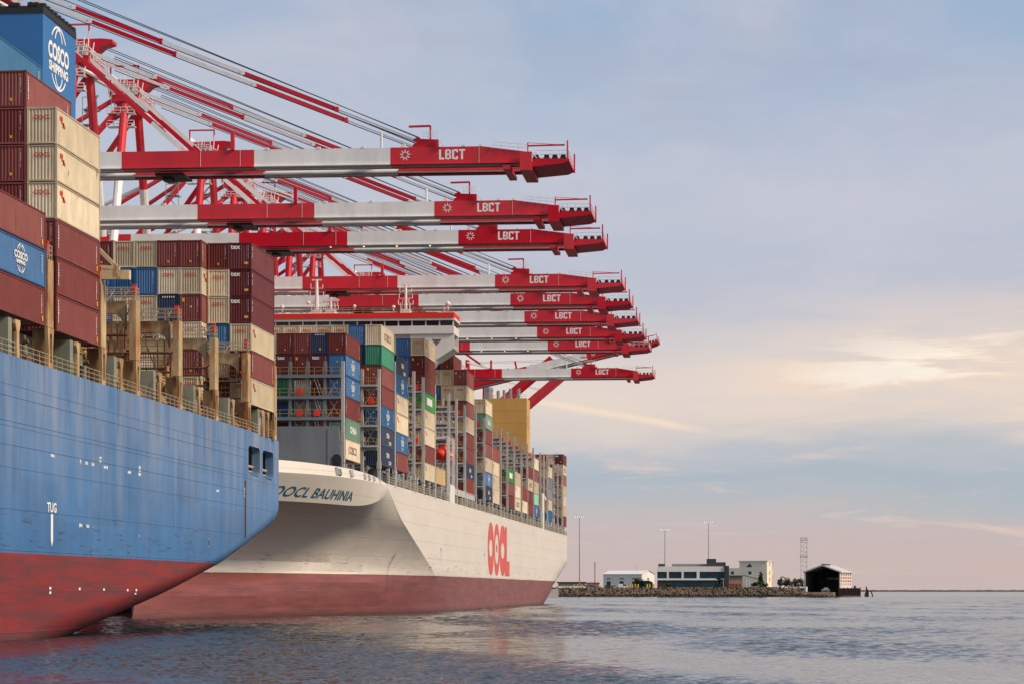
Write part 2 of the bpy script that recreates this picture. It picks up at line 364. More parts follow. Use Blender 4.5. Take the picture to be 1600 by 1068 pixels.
LGREY = paint('grey lettering paint', (.2,.19,.17), .6, .1); LYEL = paint('yellow placard', (.75,.38,.03), .55, .1)
# marks (in container coordinates), side = the long wall facing the water, end = the wall facing along the quay
def on_side(tm, cy, cz, xx=hx+.004):      # text plane -> long wall: text x runs to +y
    return [(xx, cy+v[0], cz+v[1]) for v in tm[0]], tm[1]
def on_end(tm, cx, cz, yy=-.006): return [(cx+v[0], yy, cz+v[1]) for v in tm[0]], tm[1]
def dashes(mb, side, u, z0, z1, n, w=.09, seed=1):
    r = random.Random(seed)
    for i in range(n):
        za = z0+(z1-z0)*i/n; zb = za+(z1-z0)/n*.72; du = r.uniform(.6,1)*w
        if r.random() < .12: continue
        if side: mb.quad((hx+.004,u,za),(hx+.004,u+du*1.8,za),(hx+.004,u+du*1.8,zb),(hx+.004,u,zb))
        else: mb.quad((u,-.006,za),(u+du,-.006,za),(u+du,-.006,zb),(u,-.006,zb))
def endq(mb, x0, x1, z0, z1): mb.quad((x0,-.007,z0),(x1,-.007,z0),(x1,-.007,z1),(x0,-.007,z1))
def emblem_arcs(mb, cy, cz, R, put, th=.11, segs=14):
    for (rx, off) in ((1.0, 0), (.42, 0)):
        for a0, a1 in ((35,145),(215,325)):
            prev = None
            for i in range(segs+1):
                a = radians(a0+(a1-a0)*i/segs); o = (cos(a)*R*rx, sin(a)*R); q = (cos(a)*(R*rx-th), sin(a)*(R-th))
                if prev: mb.add([put(cy+p[0], cz+p[1]) for p in (prev[0], o, q, prev[1])], [(0,1,2,3)])
                prev = (o, q)
MK = {}
def mark(key, mat, fn):
    mb = MB(); fn(mb); MK.setdefault(key, []).append((mb.mesh('lettering_'+key, []), mat))
mark('O', LRED, lambda mb: mb.add(*on_end(text_mesh('OOCL', .46, .012, 1.05), .0, 1.95)))
def oo_side(mb):
    for dy, dz in ((.55,2.2),(.95,2.2),(1.35,1.78)):
        vs = [(hx+.004, dy+.5+.2*cos(2*pi*i/8), dz+.22*sin(2*pi*i/8)) for i in range(8)]; mb.add(vs, [tuple(range(8))])
    mb.quad((hx+.004,1.35,1.9),(hx+.004,2.3,1.55),(hx+.004,2.3,1.7),(hx+.004,1.35,2.05))
mark('O', LRED, oo_side)
mark('O', LGREY, lambda mb: dashes(mb, False, .72, 1.2, 2.55, 11, .05, 4))
mark('T', LWHITE, lambda mb: mb.add(*on_end(text_mesh('tex', .72, .02, 1.1), -.6, 2.2)))
mark('T', LYEL, lambda mb: endq(mb, .4, .85, .55, .82))
mark('T', LWHITE, lambda mb: (dashes(mb, False, .82, 1.2, 2.6, 11, .05, 5), dashes(mb, True, .35, 1.3, 2.5, 6, .12, 9)))
def cosco_side(mb):
    put = lambda a, b: (hx+.004, a, b)
    mb.add(*on_side(text_mesh('COSCO', .72, .03, 1.25), 6.1, 1.45)); mb.add(*on_side(text_mesh('SHIPPING', .36, .02, 1.4), 6.1, 1.08))
    emblem_arcs(mb, 6.1, 1.48, 1.1, put, .11)
mark('C', LWHITE, cosco_side)
mark('C', LWHITE, lambda mb: (dashes(mb, True, 11.2, 1.1, 2.5, 8, .1, 6), dashes(mb, False, .7, 1.4, 2.5, 9, .05, 6), endq(mb, -.05, .08, 1.8, 1.95)))
mark('M', LWHITE, lambda mb: mb.add(*on_side(text_mesh('CMA', 1.0, .03, 1.3), 6.0, 1.4)))
mark('M', LWHITE, lambda mb: (mb.add(*on_side(text_mesh('CGM', .72, .02, 1.5), 8.0, .45)), endq(mb, -.4, .4, 2.45, 2.55)))
mark('K', LGREY, lambda mb: mb.add(*on_side(text_mesh('COSCO', 1.5, .02, 1.25), 6.0, .95)))
mark('K', LGREY, lambda mb: dashes(mb, False, .72, 1.0, 2.5, 10, .07, 4))
mark('E', LWHITE, lambda mb: mb.quad((hx+.004,2.2,.9),(hx+.004,8.6,.9),(hx+.004,8.6,2.1),(hx+.004,2.2,2.1)))
mark('G', LWHITE, lambda mb: mb.add(*on_side(text_mesh('CHINA', 1.25, .06, 1.3), 6.2, 1.0)))
mark('B', LWHITE, lambda mb: (dashes(mb, False, .74, 1.15, 2.6, 12, .045, 3), dashes(mb, True, 11.1, .9, 2.4, 8, .08, 8), dashes(mb, True, .4, .7, 2.5, 8, .12, 8)))
mark('B', LYEL, lambda mb: (endq(mb, -.12, .06, .5, .72), mb.quad((hx+.004,11.2,.35),(hx+.004,11.5,.35),(hx+.004,11.5,.75),(hx+.004,11.2,.75))))
mark('Y', LYEL, lambda mb: endq(mb, -1.0, -.68, 2.1, 2.5)); mark('Y', LWHITE, lambda mb: (dashes(mb, False, .74, 1.0, 2.6, 11, .045, 3), endq(mb, -.08, .08, 1.5, 1.65)))
mark('P', LWHITE, lambda mb: (dashes(mb, False, .74, 1.2, 2.5, 9, .045, 3), dashes(mb, True, 11.1, 1.3, 2.4, 6, .08, 2)))
mark('H', LWHITE, lambda mb: [endq(mb, -.7+.25*i, -.58+.25*i, 2.55, 2.72) for i in range(6)]); mark('H', LYEL, lambda mb: endq(mb, -.1, .15, .5, .85))
MARKWORD = dict(O='with small red lettering', T='with white tex lettering', C='with round white emblem', M='with white letters', K='with grey lettering', E='with white panel', G='with white letters', B='', Y='', P='', H='')
ORD = ['top','second','third','fourth','fifth','sixth','seventh','eighth','ninth','tenth']
ROWW = ['outermost stack','second stack inboard','third stack inboard','fourth stack inboard','fifth stack inboard','sixth stack inboard','seventh stack inboard','eighth stack inboard','ninth stack inboard']
NCONT = [0]
def container(xc, y0, z0, code, label, group, L=LC, hs=PITCH/HC):
    col, mk = code
    o = link('shipping_container', BODY, None, (xc, y0, z0), CM[col]); o.scale = (1, L/LC, hs*.997)
    tag(o, label, 'container', group)
    link('corner_frame', FRAME, o, None, CM[col])
    for me, mt in MK[mk]: link('lettering', me, o, None, mt)
    NCONT[0] += 1; return o
KEY = {'b':('brown','B'),'r':('rust','P'),'m':('maroon','T'),'n':('brown','Y'),'o':('beige','O'),'w':('cream','O'),'k':('cream','K'),'c':('blue','C'),'u':('blue','P'),'v':('navy','M'),'h':('navy','H'),
       'g':('green','P'),'e':('grassgreen','E'),'s':('sage','G'),'t':('teal','P'),'y':('grey','P'),'a':('tan','P'),'i':('mint','P')}
def stack(xo, y0, zb, codes, row, bayname, ship, jit=.05):
    """codes listed from the top tier down"""
    n = len(codes)
    for i, ch in enumerate(codes):
        if ch == '.': continue
        code = KEY[ch]
        what = CWORD[code[0]] + ' container'
        pos = 'top' if i == 0 else ORD[i] + ' from top'
        if n == 1: pos = 'alone'
        lab = f'{what}, {pos}, {ROWW[row]}, {bayname} of {ship}'
        container(xo - CW*.5, y0 + rnd.uniform(-jit, jit), zb + (n-1-i)*PITCH, code, lab, 'containers stacked on the ' + ship)

# ================================================================== BLUE SHIP (stern towards us)
BX = -55.5; BC = BX - 24.6; BZD = 21.4; BY1 = 269.0; BZB = 24.45
HB1 = paint('weathered blue hull paint', (.042,.155,.40), .5, .14, .06, rust=.0, dirt=.16, dirtcol=(.07,.09,.14), rscale=.3, fade=((.20,.25,.42), .75))
def hull_mat(name, top, boot, zb, fadez, scuff, seam=3.05, streakcol=None, var=.10, plate=.03):
    """ship side: topside paint over boot-top paint, plate seams, weld relief, chalking, scrapes and rust runs"""
    m = bpy.data.materials.new(name); m.use_nodes = True; t = m.node_tree; N = t.nodes; L = t.links; b = N['Principled BSDF']
    b.inputs['Roughness'].default_value = .48; b.inputs['Specular IOR Level'].default_value = .35
    g = N.new('ShaderNodeNewGeometry'); sp = N.new('ShaderNodeSeparateXYZ'); L.new(g.outputs['Position'], sp.inputs[0])
    def noise(scale, st, detail=6, ro=.6, loc=(0,0,0)):
        mp = N.new('ShaderNodeMapping'); mp.inputs['Scale'].default_value = st; mp.inputs['Location'].default_value = loc; L.new(g.outputs['Position'], mp.inputs[0])
        n = N.new('ShaderNodeTexNoise'); n.inputs['Scale'].default_value = scale; n.inputs['Detail'].default_value = detail; n.inputs['Roughness'].default_value = ro; L.new(mp.outputs[0], n.inputs['Vector']); return n.outputs['Fac']
    def rng(x, a, b_, c=0., d=1.):
        n = N.new('ShaderNodeMapRange'); L.new(x, n.inputs[0])
        for i, q in enumerate((a, b_, c, d)): n.inputs[i+1].default_value = q
        return n.outputs[0]
    def ma(op, a, b_=None):
        n = N.new('ShaderNodeMath'); n.operation = op
        for i, q in enumerate((a, b_)):
            if q is None: continue
            if isinstance(q, (int,float)): n.inputs[i].default_value = q
            else: L.new(q, n.inputs[i])
        return n.outputs[0]
    def mix(f, a, b_):
        n = N.new('ShaderNodeMix'); n.data_type = 'RGBA'
        for i, q in ((0,f),(6,a),(7,b_)):
            if isinstance(q, (int,float)): n.inputs[i].default_value = q
            elif isinstance(q, tuple): n.inputs[i].default_value = (*q,1)
            else: L.new(q, n.inputs[i])
        return n.outputs[2]
    Zs = sp.outputs[2]
    zn = ma('ADD', Zs, ma('MULTIPLY', ma('SUBTRACT', noise(1, (.05,.05,.4)), .5), .12))
    cc = mix(rng(noise(1, (.1,.09,.22)), .3, .7), tuple(c*(1-var) for c in top), tuple(c*(1+var) for c in top))
    cc = mix(rng(noise(1, (.8,.7,.35), 7, .68, (3,1,7)), .40, .72, 0, var*2.6), cc, tuple(c*.62 for c in top))
    # plate-to-plate tone
    pm = N.new('ShaderNodeMapping'); pm.inputs['Scale'].default_value = (0, 1/9.5, 1/seam); L.new(g.outputs['Position'], pm.inputs[0])
    fl = N.new('ShaderNodeVectorMath'); fl.operation = 'FLOOR'; L.new(pm.outputs[0], fl.inputs[0])
    wnz = N.new('ShaderNodeTexWhiteNoise'); L.new(fl.outputs[0], wnz.inputs['Vector'])
    hs = N.new('ShaderNodeHueSaturation'); L.new(cc, hs.inputs['Color']); L.new(rng(wnz.outputs[0], 0, 1, 1-plate, 1+plate), hs.inputs['Value']); cc = hs.outputs[0]
    if fadez:
        zz = rng(Zs, fadez[0], fadez[1]); f = ma('MULTIPLY', rng(noise(1, (.5,.42,.07), 7, .66), .30, .66), ma('ADD', ma('MULTIPLY', zz, .8), .12))
        cc = mix(ma('MULTIPLY', f, fadez[3]), cc, fadez[2])
    if streakcol:
        f = ma('MULTIPLY', rng(noise(1, (.9,.55,.03), 6, .7, (5,3,1)), .54, .72), rng(Zs, streakcol[1], streakcol[2]))
        cc = mix(ma('MULTIPLY', f, .7), cc, streakcol[0])
    # boot top
    bc = mix(rng(noise(1, (.12,.1,.5)), .3, .7), tuple(c*.8 for c in boot), tuple(c*1.18 for c in boot))
    bc = mix(rng(noise(1, (.16,.10,1.3), 9, .74, (9,2,4)), .44, .66, 0, scuff*.85), bc, (.055,.03,.032))
    bc = mix(rng(Zs, .75, .05, 0, .75), bc, (.045,.035,.03))
    cc = mix(rng(zn, zb-.03, zb+.03), bc, cc)
    # scrapes just above the boot-top line
    sf = ma('MULTIPLY', rng(noise(1, (.35,.28,3.2), 9, .75, (2,8,5)),   .565, .65), ma('MULTIPLY', rng(Zs, zb-.4, zb+.9), rng(Zs, zb+4.2, zb+2)))
    cc = mix(ma('MULTIPLY', sf, .8*scuff/.6), cc, (.03,.035,.045))
    # seams
    fr = ma('FRACT', ma('DIVIDE', ma('SUBTRACT', Zs, zb+.2), seam)); sl = rng(ma('ABSOLUTE', ma('SUBTRACT', fr, .5)), .486, .496)
    cc = mix(ma('MULTIPLY', sl, .42), cc, tuple(c*.35 for c in top))
    fy = ma('FRACT', ma('DIVIDE', sp.outputs[1], 9.5)); sy = rng(ma('ABSOLUTE', ma('SUBTRACT', fy, .5)), .494, .499)
    cc = mix(ma('MULTIPLY', sy, .16), cc, tuple(c*.4 for c in top))
    L.new(cc, b.inputs['Base Color'])
    bu = N.new('ShaderNodeBump'); bu.inputs['Strength'].default_value = .35; bu.inputs['Distance'].default_value = .1
    wv = ma('ADD', ma('MULTIPLY', noise(1, (.35,.35,.35), 2), .5), ma('ADD', sl, ma('MULTIPLY', sy, .6))); L.new(wv, bu.inputs['Height']); L.new(bu.outputs[0], b.inputs['Normal'])
    return m
HULLB = hull_mat('blue hull over red boot topping', (.030,.145,.355), (.235,.016,.012), 6.6, (8.0, 18.5, (.22,.29,.42), 1.0), 1.0, 3.1, ((.12,.065,.04), 15.5, 20.5), .14, .09)
RUSTY = paint('rust streaked cream paint', (.50,.36,.19), .6, .2, .6, rust=.66, rustcol=(.28,.10,.03), dirt=.35, rscale=.55)
GREENISH = paint('weathered sage deck paint', (.24,.25,.20), .65, .15, .6, rust=.22, rustcol=(.15,.06,.025), dirt=.4, rscale=.7)
RAILW = paint('worn cream handrail', (.42,.36,.25), .6, .15, 1.5, rust=.25, rscale=2)
BROWNST = paint('brown primed steel', (.16,.09,.05), .7, .2, .8, rust=.3, rscale=.8)
DECKM = paint('dark deck paint', (.07,.05,.045), .8, .2, .5, rust=.2)
REDBOX = paint('red fire box', (.6,.035,.02), .5, .1)
ORANGE = paint('orange box paint', (.82,.04,.02), .5, .1)
YRAIL = paint('dull yellow handrail', (.42,.27,.06), .6, .15, 1.5, rust=.15, rscale=2)
blue = thing('container_ship', (BC, BY1-10, 0), 'blue container ship with rusty lashing frames, red boot topping and its stern showing', 'ship')
def curve(tab, y):
    if y <= tab[0][0]: return tab[0][1]
    for (a, va), (b_, vb) in zip(tab, tab[1:]):
        if y <= b_: 
            t = (y-a)/(b_-a); return va+(vb-va)*t
    return tab[-1][1]
ORGB = tuple(blue.location)
PORTS = [(Yof(388,BX), Yof(406,BX)), (Yof(413.5,BX), Yof(430,BX))]; PZ = (16.75, 19.75)
def blue_hull():
    ct = [(120,-9),(150,-7.5),(168,-3.2),(180,-1.2),(190,-.1),(204,1.4),(222,3.5),(241,6.3),(255,8.9),(269,11.3)]
    ys = [-230,-200,-150,-60,0,60,100,120,135,150,158,165,172,178,184,190,197,204,211,218,226,234,241,246,PORTS[0][0],PORTS[0][1],PORTS[1][0],PORTS[1][1],BY1-.01]
    ys = sorted(set(ys)); lev = [BZD, PZ[1], PZ[0], 14.5]
    NT = 10; rows = []
    for y in ys:
        bow = max(0, min(1, (y+230)/110)); Bm = max(.03, 24.6*(1-(1-bow)**2.4))
        Bm -= max(0, (y-251)/18)**1.0*.55 if y > 251 else 0
        zc = curve(ct, y); rv = max(1.6, curve([(150,4.5),(190,3.6),(222,3.0),(241,2.4),(255,2.6),(269,3.2)], y)); rh = min(Bm*.9, curve([(150,4),(178,5),(190,6),(204,6.5),(222,6),(241,5),(269,3.5)], y))
        zb = zc - rv*.22; top = zb + rv
        sec = []
        for z in lev: sec.append((Bm, z))
        zt = min(top, 14.4)
        for k in range(NT+1):
            a = pi/2*k/NT; sec.append((Bm-rh+rh*cos(a), zt-(zt-zb)*sin(a)))
        sec.append((0, zb-.05)); rows.append((y, sec))
    mb = MB(); n = len(rows[0][1])
    for sgn in (1, -1):
        base = len(mb.v)
        for y, sec in rows:
            for b_, z in sec: mb.v.append((BC+sgn*b_, y, z))
        for i in range(len(rows)-1):
            for j in range(n-1):
                if sgn == 1 and j == 1 and any(abs(rows[i][0]-p[0]) < 1e-6 for p in PORTS): continue
                q = (base+i*n+j, base+i*n+j+1, base+(i+1)*n+j+1, base+(i+1)*n+j); mb.f.append(q if sgn == 1 else q[::-1]); mb.m.append(0)
    # transom
    sec = rows[-1][1]; vs = [(BC+b_, BY1, z) for b_, z in sec] + [(BC-b_, BY1, z) for b_, z in sec[::-1]]; mb.add(vs, [tuple(range(len(vs)))])
    me = bpy.data.meshes.new('hull'); me.from_pydata([(v[0]-ORGB[0], v[1]-ORGB[1], v[2]-ORGB[2]) for v in mb.v], [], mb.f); me.materials.append(HULLB)
    bm = bmesh.new(); bm.from_mesh(me); bmesh.ops.remove_doubles(bm, verts=bm.verts, dist=.004); bmesh.ops.recalc_face_normals(bm, faces=bm.faces)
    for f in bm.faces: f.smooth = abs(f.normal.y) < .95
    bm.to_mesh(me); bm.free()
    h = link('hull', me, blue)
    md = MB(); md.box(BC-24.4, BC+24.0, -150, BY1-.4, BZD-.35, BZD-.06); md.build('deck', DECKM, blue, ORGB)
    # mooring ports: rounded rim, recess, rail inside
    for (a, b_) in PORTS:
        md = MB(); x1 = BX+.02 - max(0, ((a+b_)/2-251)/18)*.5
        r = .55; pts = []
        for cy_, cz_, a0 in ((b_-r, PZ[1]-r, 0), (a+r, PZ[1]-r, 90), (a+r, PZ[0]+r, 180), (b_-r, PZ[0]+r, 270)):
            for k in range(6): an = radians(a0+90*k/5); pts.append((cy_+r*cos(an), cz_+r*sin(an)))
        outer = []
        for (y, z) in pts:      # rim grows outward as a flange
            dy = y-(a+b_)/2; dz = z-(PZ[0]+PZ[1])/2; outer.append(((a+b_)/2+dy*1.02+math.copysign(.12,dy), (PZ[0]+PZ[1])/2+dz+math.copysign(.12,dz)))
        nn = len(pts); vs = [(x1+.03, y, z) for y, z in outer] + [(x1+.05, y, z) for y, z in pts] + [(x1-.9, y, z) for y, z in pts]
        fs = [(i,(i+1)%nn,(i+1)%nn+nn,i+nn) for i in range(nn)] + [(i+nn,(i+1)%nn+nn,(i+1)%nn+2*nn,i+2*nn) for i in range(nn)]
        md.add(vs, fs); md.build('mooring_port_rim', HULLB, blue, ORGB)
        md = MB(); md.box(x1-6, x1-.95, a-.3, b_+.3, PZ[0]-.6, PZ[0]-.3); md.box(x1-6.2, x1-6, a-1.5, b_+1.5, PZ[0]-.6, PZ[1]+.8); md.box(x1-6,x1-.95,a-1.6,a-1.5,PZ[0]-.6,PZ[1]+.8); md.box(x1-6,x1-.95,b_+1.5,b_+1.6,PZ[0]-.6,PZ[1]+.8)
        md.build('mooring_recess', GREENISH, blue, ORGB)
        md = MB(); md.tube((x1-.8, a+.1, PZ[0]+.9), (x1-.8, b_-.1, PZ[0]+.9), .16); md.tube((x1-.9, a+.1, PZ[0]+.35), (x1-.9, b_-.1, PZ[0]+.35), .12); md.rail([(x1-2,a,PZ[0]),(x1-2,b_,PZ[0])], 1.5, .05, .5)
        md.cbox((x1-3.2,(a+b_)/2,PZ[0]+.7),(1.6,1.4,1.4)); md.build('mooring_roller', RAILW, blue, ORGB)
blue_hull()
def hull_x(y, z):
    ct = [(120,-9),(150,-7.5),(168,-3.2),(180,-1.2),(190,-.1),(204,1.4),(222,3.5),(241,6.3),(255,8.9),(269,11.3)]
    zc = curve(ct, y); rv = max(1.6, curve([(150,4.5),(190,3.6),(222,3.0),(241,2.4),(255,2.6),(269,3.2)], y)); rh = curve([(150,4),(178,5),(190,6),(204,6.5),(222,6),(241,5),(269,3.5)], y)
    top = zc + rv*.78
    if z >= top: return BX
    t = min(1, (top-z)/rv); return BX - rh*(1-sqrt(max(0, 1-t*t)))
def decal(mb, tm, y, z, x=BX+.018): mb.add([(x, y+v[0], z+v[1]) for v in tm[0]], tm[1])
def hullq(mb, y0, y1, z0, z1, x=BX+.018): mb.quad((x,y0,z0),(x,y1,z0),(x,y1,z1),(x,y0,z1))
mb = MB()
def pzy(px, py): y = Yof(px, BX); return y, Zof(py, BX, y)
y, z = pzy(81, 799); decal(mb, text_mesh('TUG', 1.05, .03, 1.15), y, z); 
ya, z1 = pzy(79.2, 802); yb, z0 = pzy(82.6, 853); hullq(mb, ya, yb, z0+.5, z1); ym = (ya+yb)/2; mb.add([(BX+.018,ya,z0+.5),(BX+.018,ym,z0),(BX+.018,yb,z0+.5)], [(0,1,2)])
mb.build('tug_mark', LETTER, blue, ORGB)
mb = MB(); rr = random.Random(3)
for px, py, w_, h_ in ((82,711,.55,.3),(125.5,720,.2,.4),(135,722.5,.4,.3),(145,724.5,.4,.3),(156.5,715,.35,.35),(156.5,719.5,.35,.35),(165,729,.7,.3),(202,737,.6,.3),(218,730,.35,.35),(218,734,.3,.25),(218,740,.5,.35),
                       (126,820,.5,.32),(137,821,.5,.32),(145,823,.1,.15),(217,836,.08,.25),(340,766,.7,.28),(383,763,.5,.3),(383,768,.4,.3),(383,774,.4,.3)):
    y, z = pzy(px, py)
    for k in range(3): yy = y+(k-1)*w_*.62; hullq(mb, yy-w_*.24, yy+w_*.2, z-h_*rr.uniform(.3,.5), z+h_*rr.uniform(.3,.5))
for k in range(9): y, z = pzy(326, 844+k*1.15); decal(mb, text_mesh('8', .34, .01), y, z)
for k in range(2):
    for px, py in ((78,918),(78,925),(124,919),(162,920),(199,921),(213,921),(213,926)):
        y, z = pzy(px, py)
        if z > 2.6 and k == 0: hullq(mb, y-.24, y+.24, z-.1, z+.1, hull_x(y, z-.1)+.03)
mb.build('draught_marks', LETTER, blue, ORGB, kind='stuff')
mb = MB(); y = Yof(383, BX); mb.box(BX-.25, BX+.12, y-.12, y+.12, Zof(845,BX,y)+.4, Zof(750,BX,y)); mb.build('fender_strip', BROWNST, blue, ORGB)
mb = MB()
a = Vector((BX+.02, Yof(0,BX), Zof(612,BX,Yof(0,BX)))); yb = Yof(383,BX)
for (pa, pb, h_) in ((612,717,.09),(652,742,.06),(690,757,.035)):
    y0 = Yof(-60,BX); z0 = Zof(pa,BX,Yof(0,BX)); z1 = Zof(pb,BX,yb); mb.box(BX-.05, BX+.035, y0, yb, z0-h_, z0)
mb.build('hull_seam', HULLB, blue, ORGB)

# --- deck edge: pedestals, portal lashing bridges, rails
bridge_y = [Yof(px, BX) for px in (80, 163, 216.5, 283, 339.5, 390)] + [Yof(431, BX)]
def blue_bridge(y, full=True):
    root = None
    m1 = MB()                       # portal: outer column, beam with curved haunches, inner columns
    zt = 29.9; wy = .7
    m1.box(BX-.65, BX-.05, y-.75, y+.75, BZB+.1, zt)
    root = m1.build('lashing_bridge', RUSTY, blue, ORGB)
    m2 = MB(); xs = [BX-1.15-5.2*k for k in range(0, 9)]
    for k in range(8):
        xa, xb = xs[k], xs[k+1]+.9
        pts = [(xa, zt), (xa, zt-2.6)] + [(xa-1.5+1.5*cos(radians(t)), zt-2.6+1.5*sin(radians(t))) for t in (20,45,70,90)] + [(xb+1.5-1.5*cos(radians(t)), zt-2.6+1.5*sin(radians(t))) for t in (90,70,45,20)] + [(xb, zt-2.6), (xb, zt)]
        m2.prism(pts, 1, y-wy*.42, y+wy*.42)
        m2.box(xs[k+1]+.2, xs[k+1]+.75, y-wy*.40, y+wy*.42, BZD, zt)
    m2.build('portal_beam', RUSTY, root, (0,0,0)).location = -Vector(ORGB)
    m3 = MB()
    for z in (BZB+.6, 26.9):
        m3.box(xs[-1], BX-1.2, y-.7, y+.7, z-.12, z); m3.rail([(BX-1.3,y-.68,z),(xs[-1],y-.68,z)], 1.05, .03, 2.6)
    m3.build('walkway', BROWNST, root).location = -Vector(ORGB)
    m4 = MB(); m4.rail([(BX-.15,y-.6,zt),(xs[-1],y-.6,zt)], 1.15, .035, 1.3, 2); m4.rail([(BX-.15,y+.6,zt),(xs[-1],y+.6,zt)], 1.15, .035, 1.3, 2); m4.rail([(BX-.15,y-.6,zt),(BX-.15,y+.6,zt)], 1.15, .03, .6, 2)
    for k in range(10): xx = BX-1.5-k*1.3; m4.beam((xx,y-.3,zt),(xx+.5,y+.2,zt+1.0),.06)
    m4.build('handrail', RAILW, root).location = -Vector(ORGB)
    m5 = MB(); m5.box(BX-.5, BX-.1, y-.62, y-.3, zt+.5, zt+1.45); m5.build('fire_box', REDBOX, root).location = -Vector(ORGB)
    m6 = MB()                      # pedestal with slotted web, outer face
    zp0, zp1 = BZD-.1, BZB+.05; hw = .8
    out_ = [(y-hw*.72, zp0), (y+hw*.72, zp0), (y+hw*.62, zp0+1.2), (y+hw, zp1), (y-hw, zp1), (y-hw*.62, zp0+1.2)]
    slot = [(y+.3*cos(radians(t)), zp0+1.5+.9*sin(radians(t))+.0) for t in range(0, 360, 30)]
    # frame as four plates around the slot
    m6.prism([(y-hw*.72,zp0),(y-.3,zp0),(y-.3,zp1),(y-hw,zp1),(y-hw*.62,zp0+1.2)], 0, BX-.3, BX-.02); m6.prism([(y+.3,zp0),(y+hw*.72,zp0),(y+hw*.62,zp0+1.2),(y+hw,zp1),(y+.3,zp1)], 0, BX-.3, BX-.02)
    m6.prism([(y-.3,zp1-.7),(y-.15,zp1-.45),(y+.15,zp1-.45),(y+.3,zp1-.7),(y+.3,zp1),(y-.3,zp1)], 0, BX-.3, BX-.02); m6.box(BX-.3, BX-.02, y-.3, y+.3, zp0, zp0+.5)
    m6.box(BX-1.5, BX-.3, y-.12, y+.12, zp0, zp1)
    m6.build('pedestal', RUSTY, root).location = -Vector(ORGB)
for i, y in enumerate(bridge_y): blue_bridge(y)
mb = MB()
ped_y = [bridge_y[0]-8.2] + [ (a+b_)/2 for a, b_ in zip(bridge_y, bridge_y[1:])] + [bridge_y[-1]-4]
for y in ped_y:
    m6 = MB(); zp0, zp1 = BZD-.1, BZB-.25
    m6.prism([(y-.32,zp0),(y+.32,zp0),(y+.3,zp1-.9),(y+.6,zp1-.3),(y+.55,zp1),(y-.55,zp1),(y-.6,zp1-.3),(y-.3,zp1-.9)], 0, BX-.25, BX-.02)
    m6.build('pedestal', RUSTY, blue, ORGB)
    m6 = MB(); m6.box(BX-1.9, BX-.26, y-1.6, y-.7, zp0, zp1+.05); m6.build('vent_trunk', GREENISH, blue, ORGB)
m4 = MB(); m4.rail([(BX-.12,140,BZD-.06),(BX-.12,251,BZD-.06),(BX-.62,BY1-1.4,BZD-.06)], 1.1, .02, 1.5, 2); m4.build('deck_railing', RAILW, blue, ORGB, kind='stuff')
m4 = MB(); m4.box(BX-3.4, BX-2.6, 100, 196, BZD, BZB-.3); m4.box(BX-3.2, BX-2.7, 196, 268, BZD, BZD+1.6)
for k in range(26):
    y = 150+k*4.4; m4.box(BX-2.6, BX-2.1, y, y+.9+(k%3)*.5, BZD, BZD+.9+(k%4)*.4)
m4.build('hatch_coaming', GREENISH, blue, ORGB)
m4 = MB(); rr = random.Random(12)
for k in range(60):
    y = rr.uniform(160, 266); x = BX-rr.uniform(.7,2.2); h_ = rr.uniform(.3,1.5); m4.cbox((x,y,BZD+h_/2),(rr.uniform(.2,.7),rr.uniform(.2,1.1),h_))
for k in range(14):
    y = 152+8.2*k; m4.tube((BX-1.6,y,BZD),(BX-1.6,y,BZD+1.8),.09); m4.tube((BX-1.6,y,BZD+1.8),(BX-1.2,y,BZD+1.9),.2)
m4.build('deck_fittings', BROWNST, blue, ORGB, kind='stuff')
m4 = MB(); y = Yof(409,BX); m4.box(BX-2.5, BX-.5, y, y+4.0, BZD, BZB-.1); m4.build('deck_locker', paint('off white locker paint',(.62,.58,.5),.55,.1,rust=.1), blue, ORGB)
m4 = MB(); rr = random.Random(31)
for y in bridge_y:
    for k in range(16):
        x = BX-1.6-k*.8; zz = rr.choice((BZB+.6, 26.9)); m4.beam((x, y-.3, zz), (x+rr.uniform(-.9,.9), y-.2, zz+rr.uniform(1.6,2.7)), .07)
m4.build('lashing_rods', BROWNST, blue, ORGB, kind='stuff')
m4 = MB()
for y in (bridge_y[1]+3, bridge_y[2]+5, bridge_y[3]+4, bridge_y[4]+5):
    for xo in (1.5, 2.2): m4.beam((BX-xo, y, BZD), (BX-xo, y+1.2, BZD+5.2), .08)
    for t in range(12): m4.beam((BX-1.5, y+.1*t, BZD+.43*t), (BX-2.2, y+.1*t, BZD+.43*t), .05)
    m4.rail([(BX-3, y-2, BZD+2.6), (BX-3, y+5, BZD+2.6)], 1.0, .04, 1.2)
m4.build('deck_ladders', YRAIL, blue, ORGB, kind='stuff')
m4 = MB()
for k, (xo, zo) in enumerate(((1.2,.5),(1.4,.8),(2.3,2.7),(2.5,3.1),(5.5,3.6),(6.5,2.2))): m4.tube((BX-xo, 196, BZD+zo), (BX-xo, 254, BZD+zo), .11, 6)
for k in range(9): y = 199+6.3*k; m4.box(BX-7.5, BX-5.8, y, y+1.3, BZD, BZD+2.2+(k%3)*.9); m4.tube((BX-4.6,y+2,BZD),(BX-4.6,y+2,BZD+4.0+(k%2)*1.4),.25,6)
m4.build('pipe_runs', RUSTY, blue, ORGB, kind='stuff')
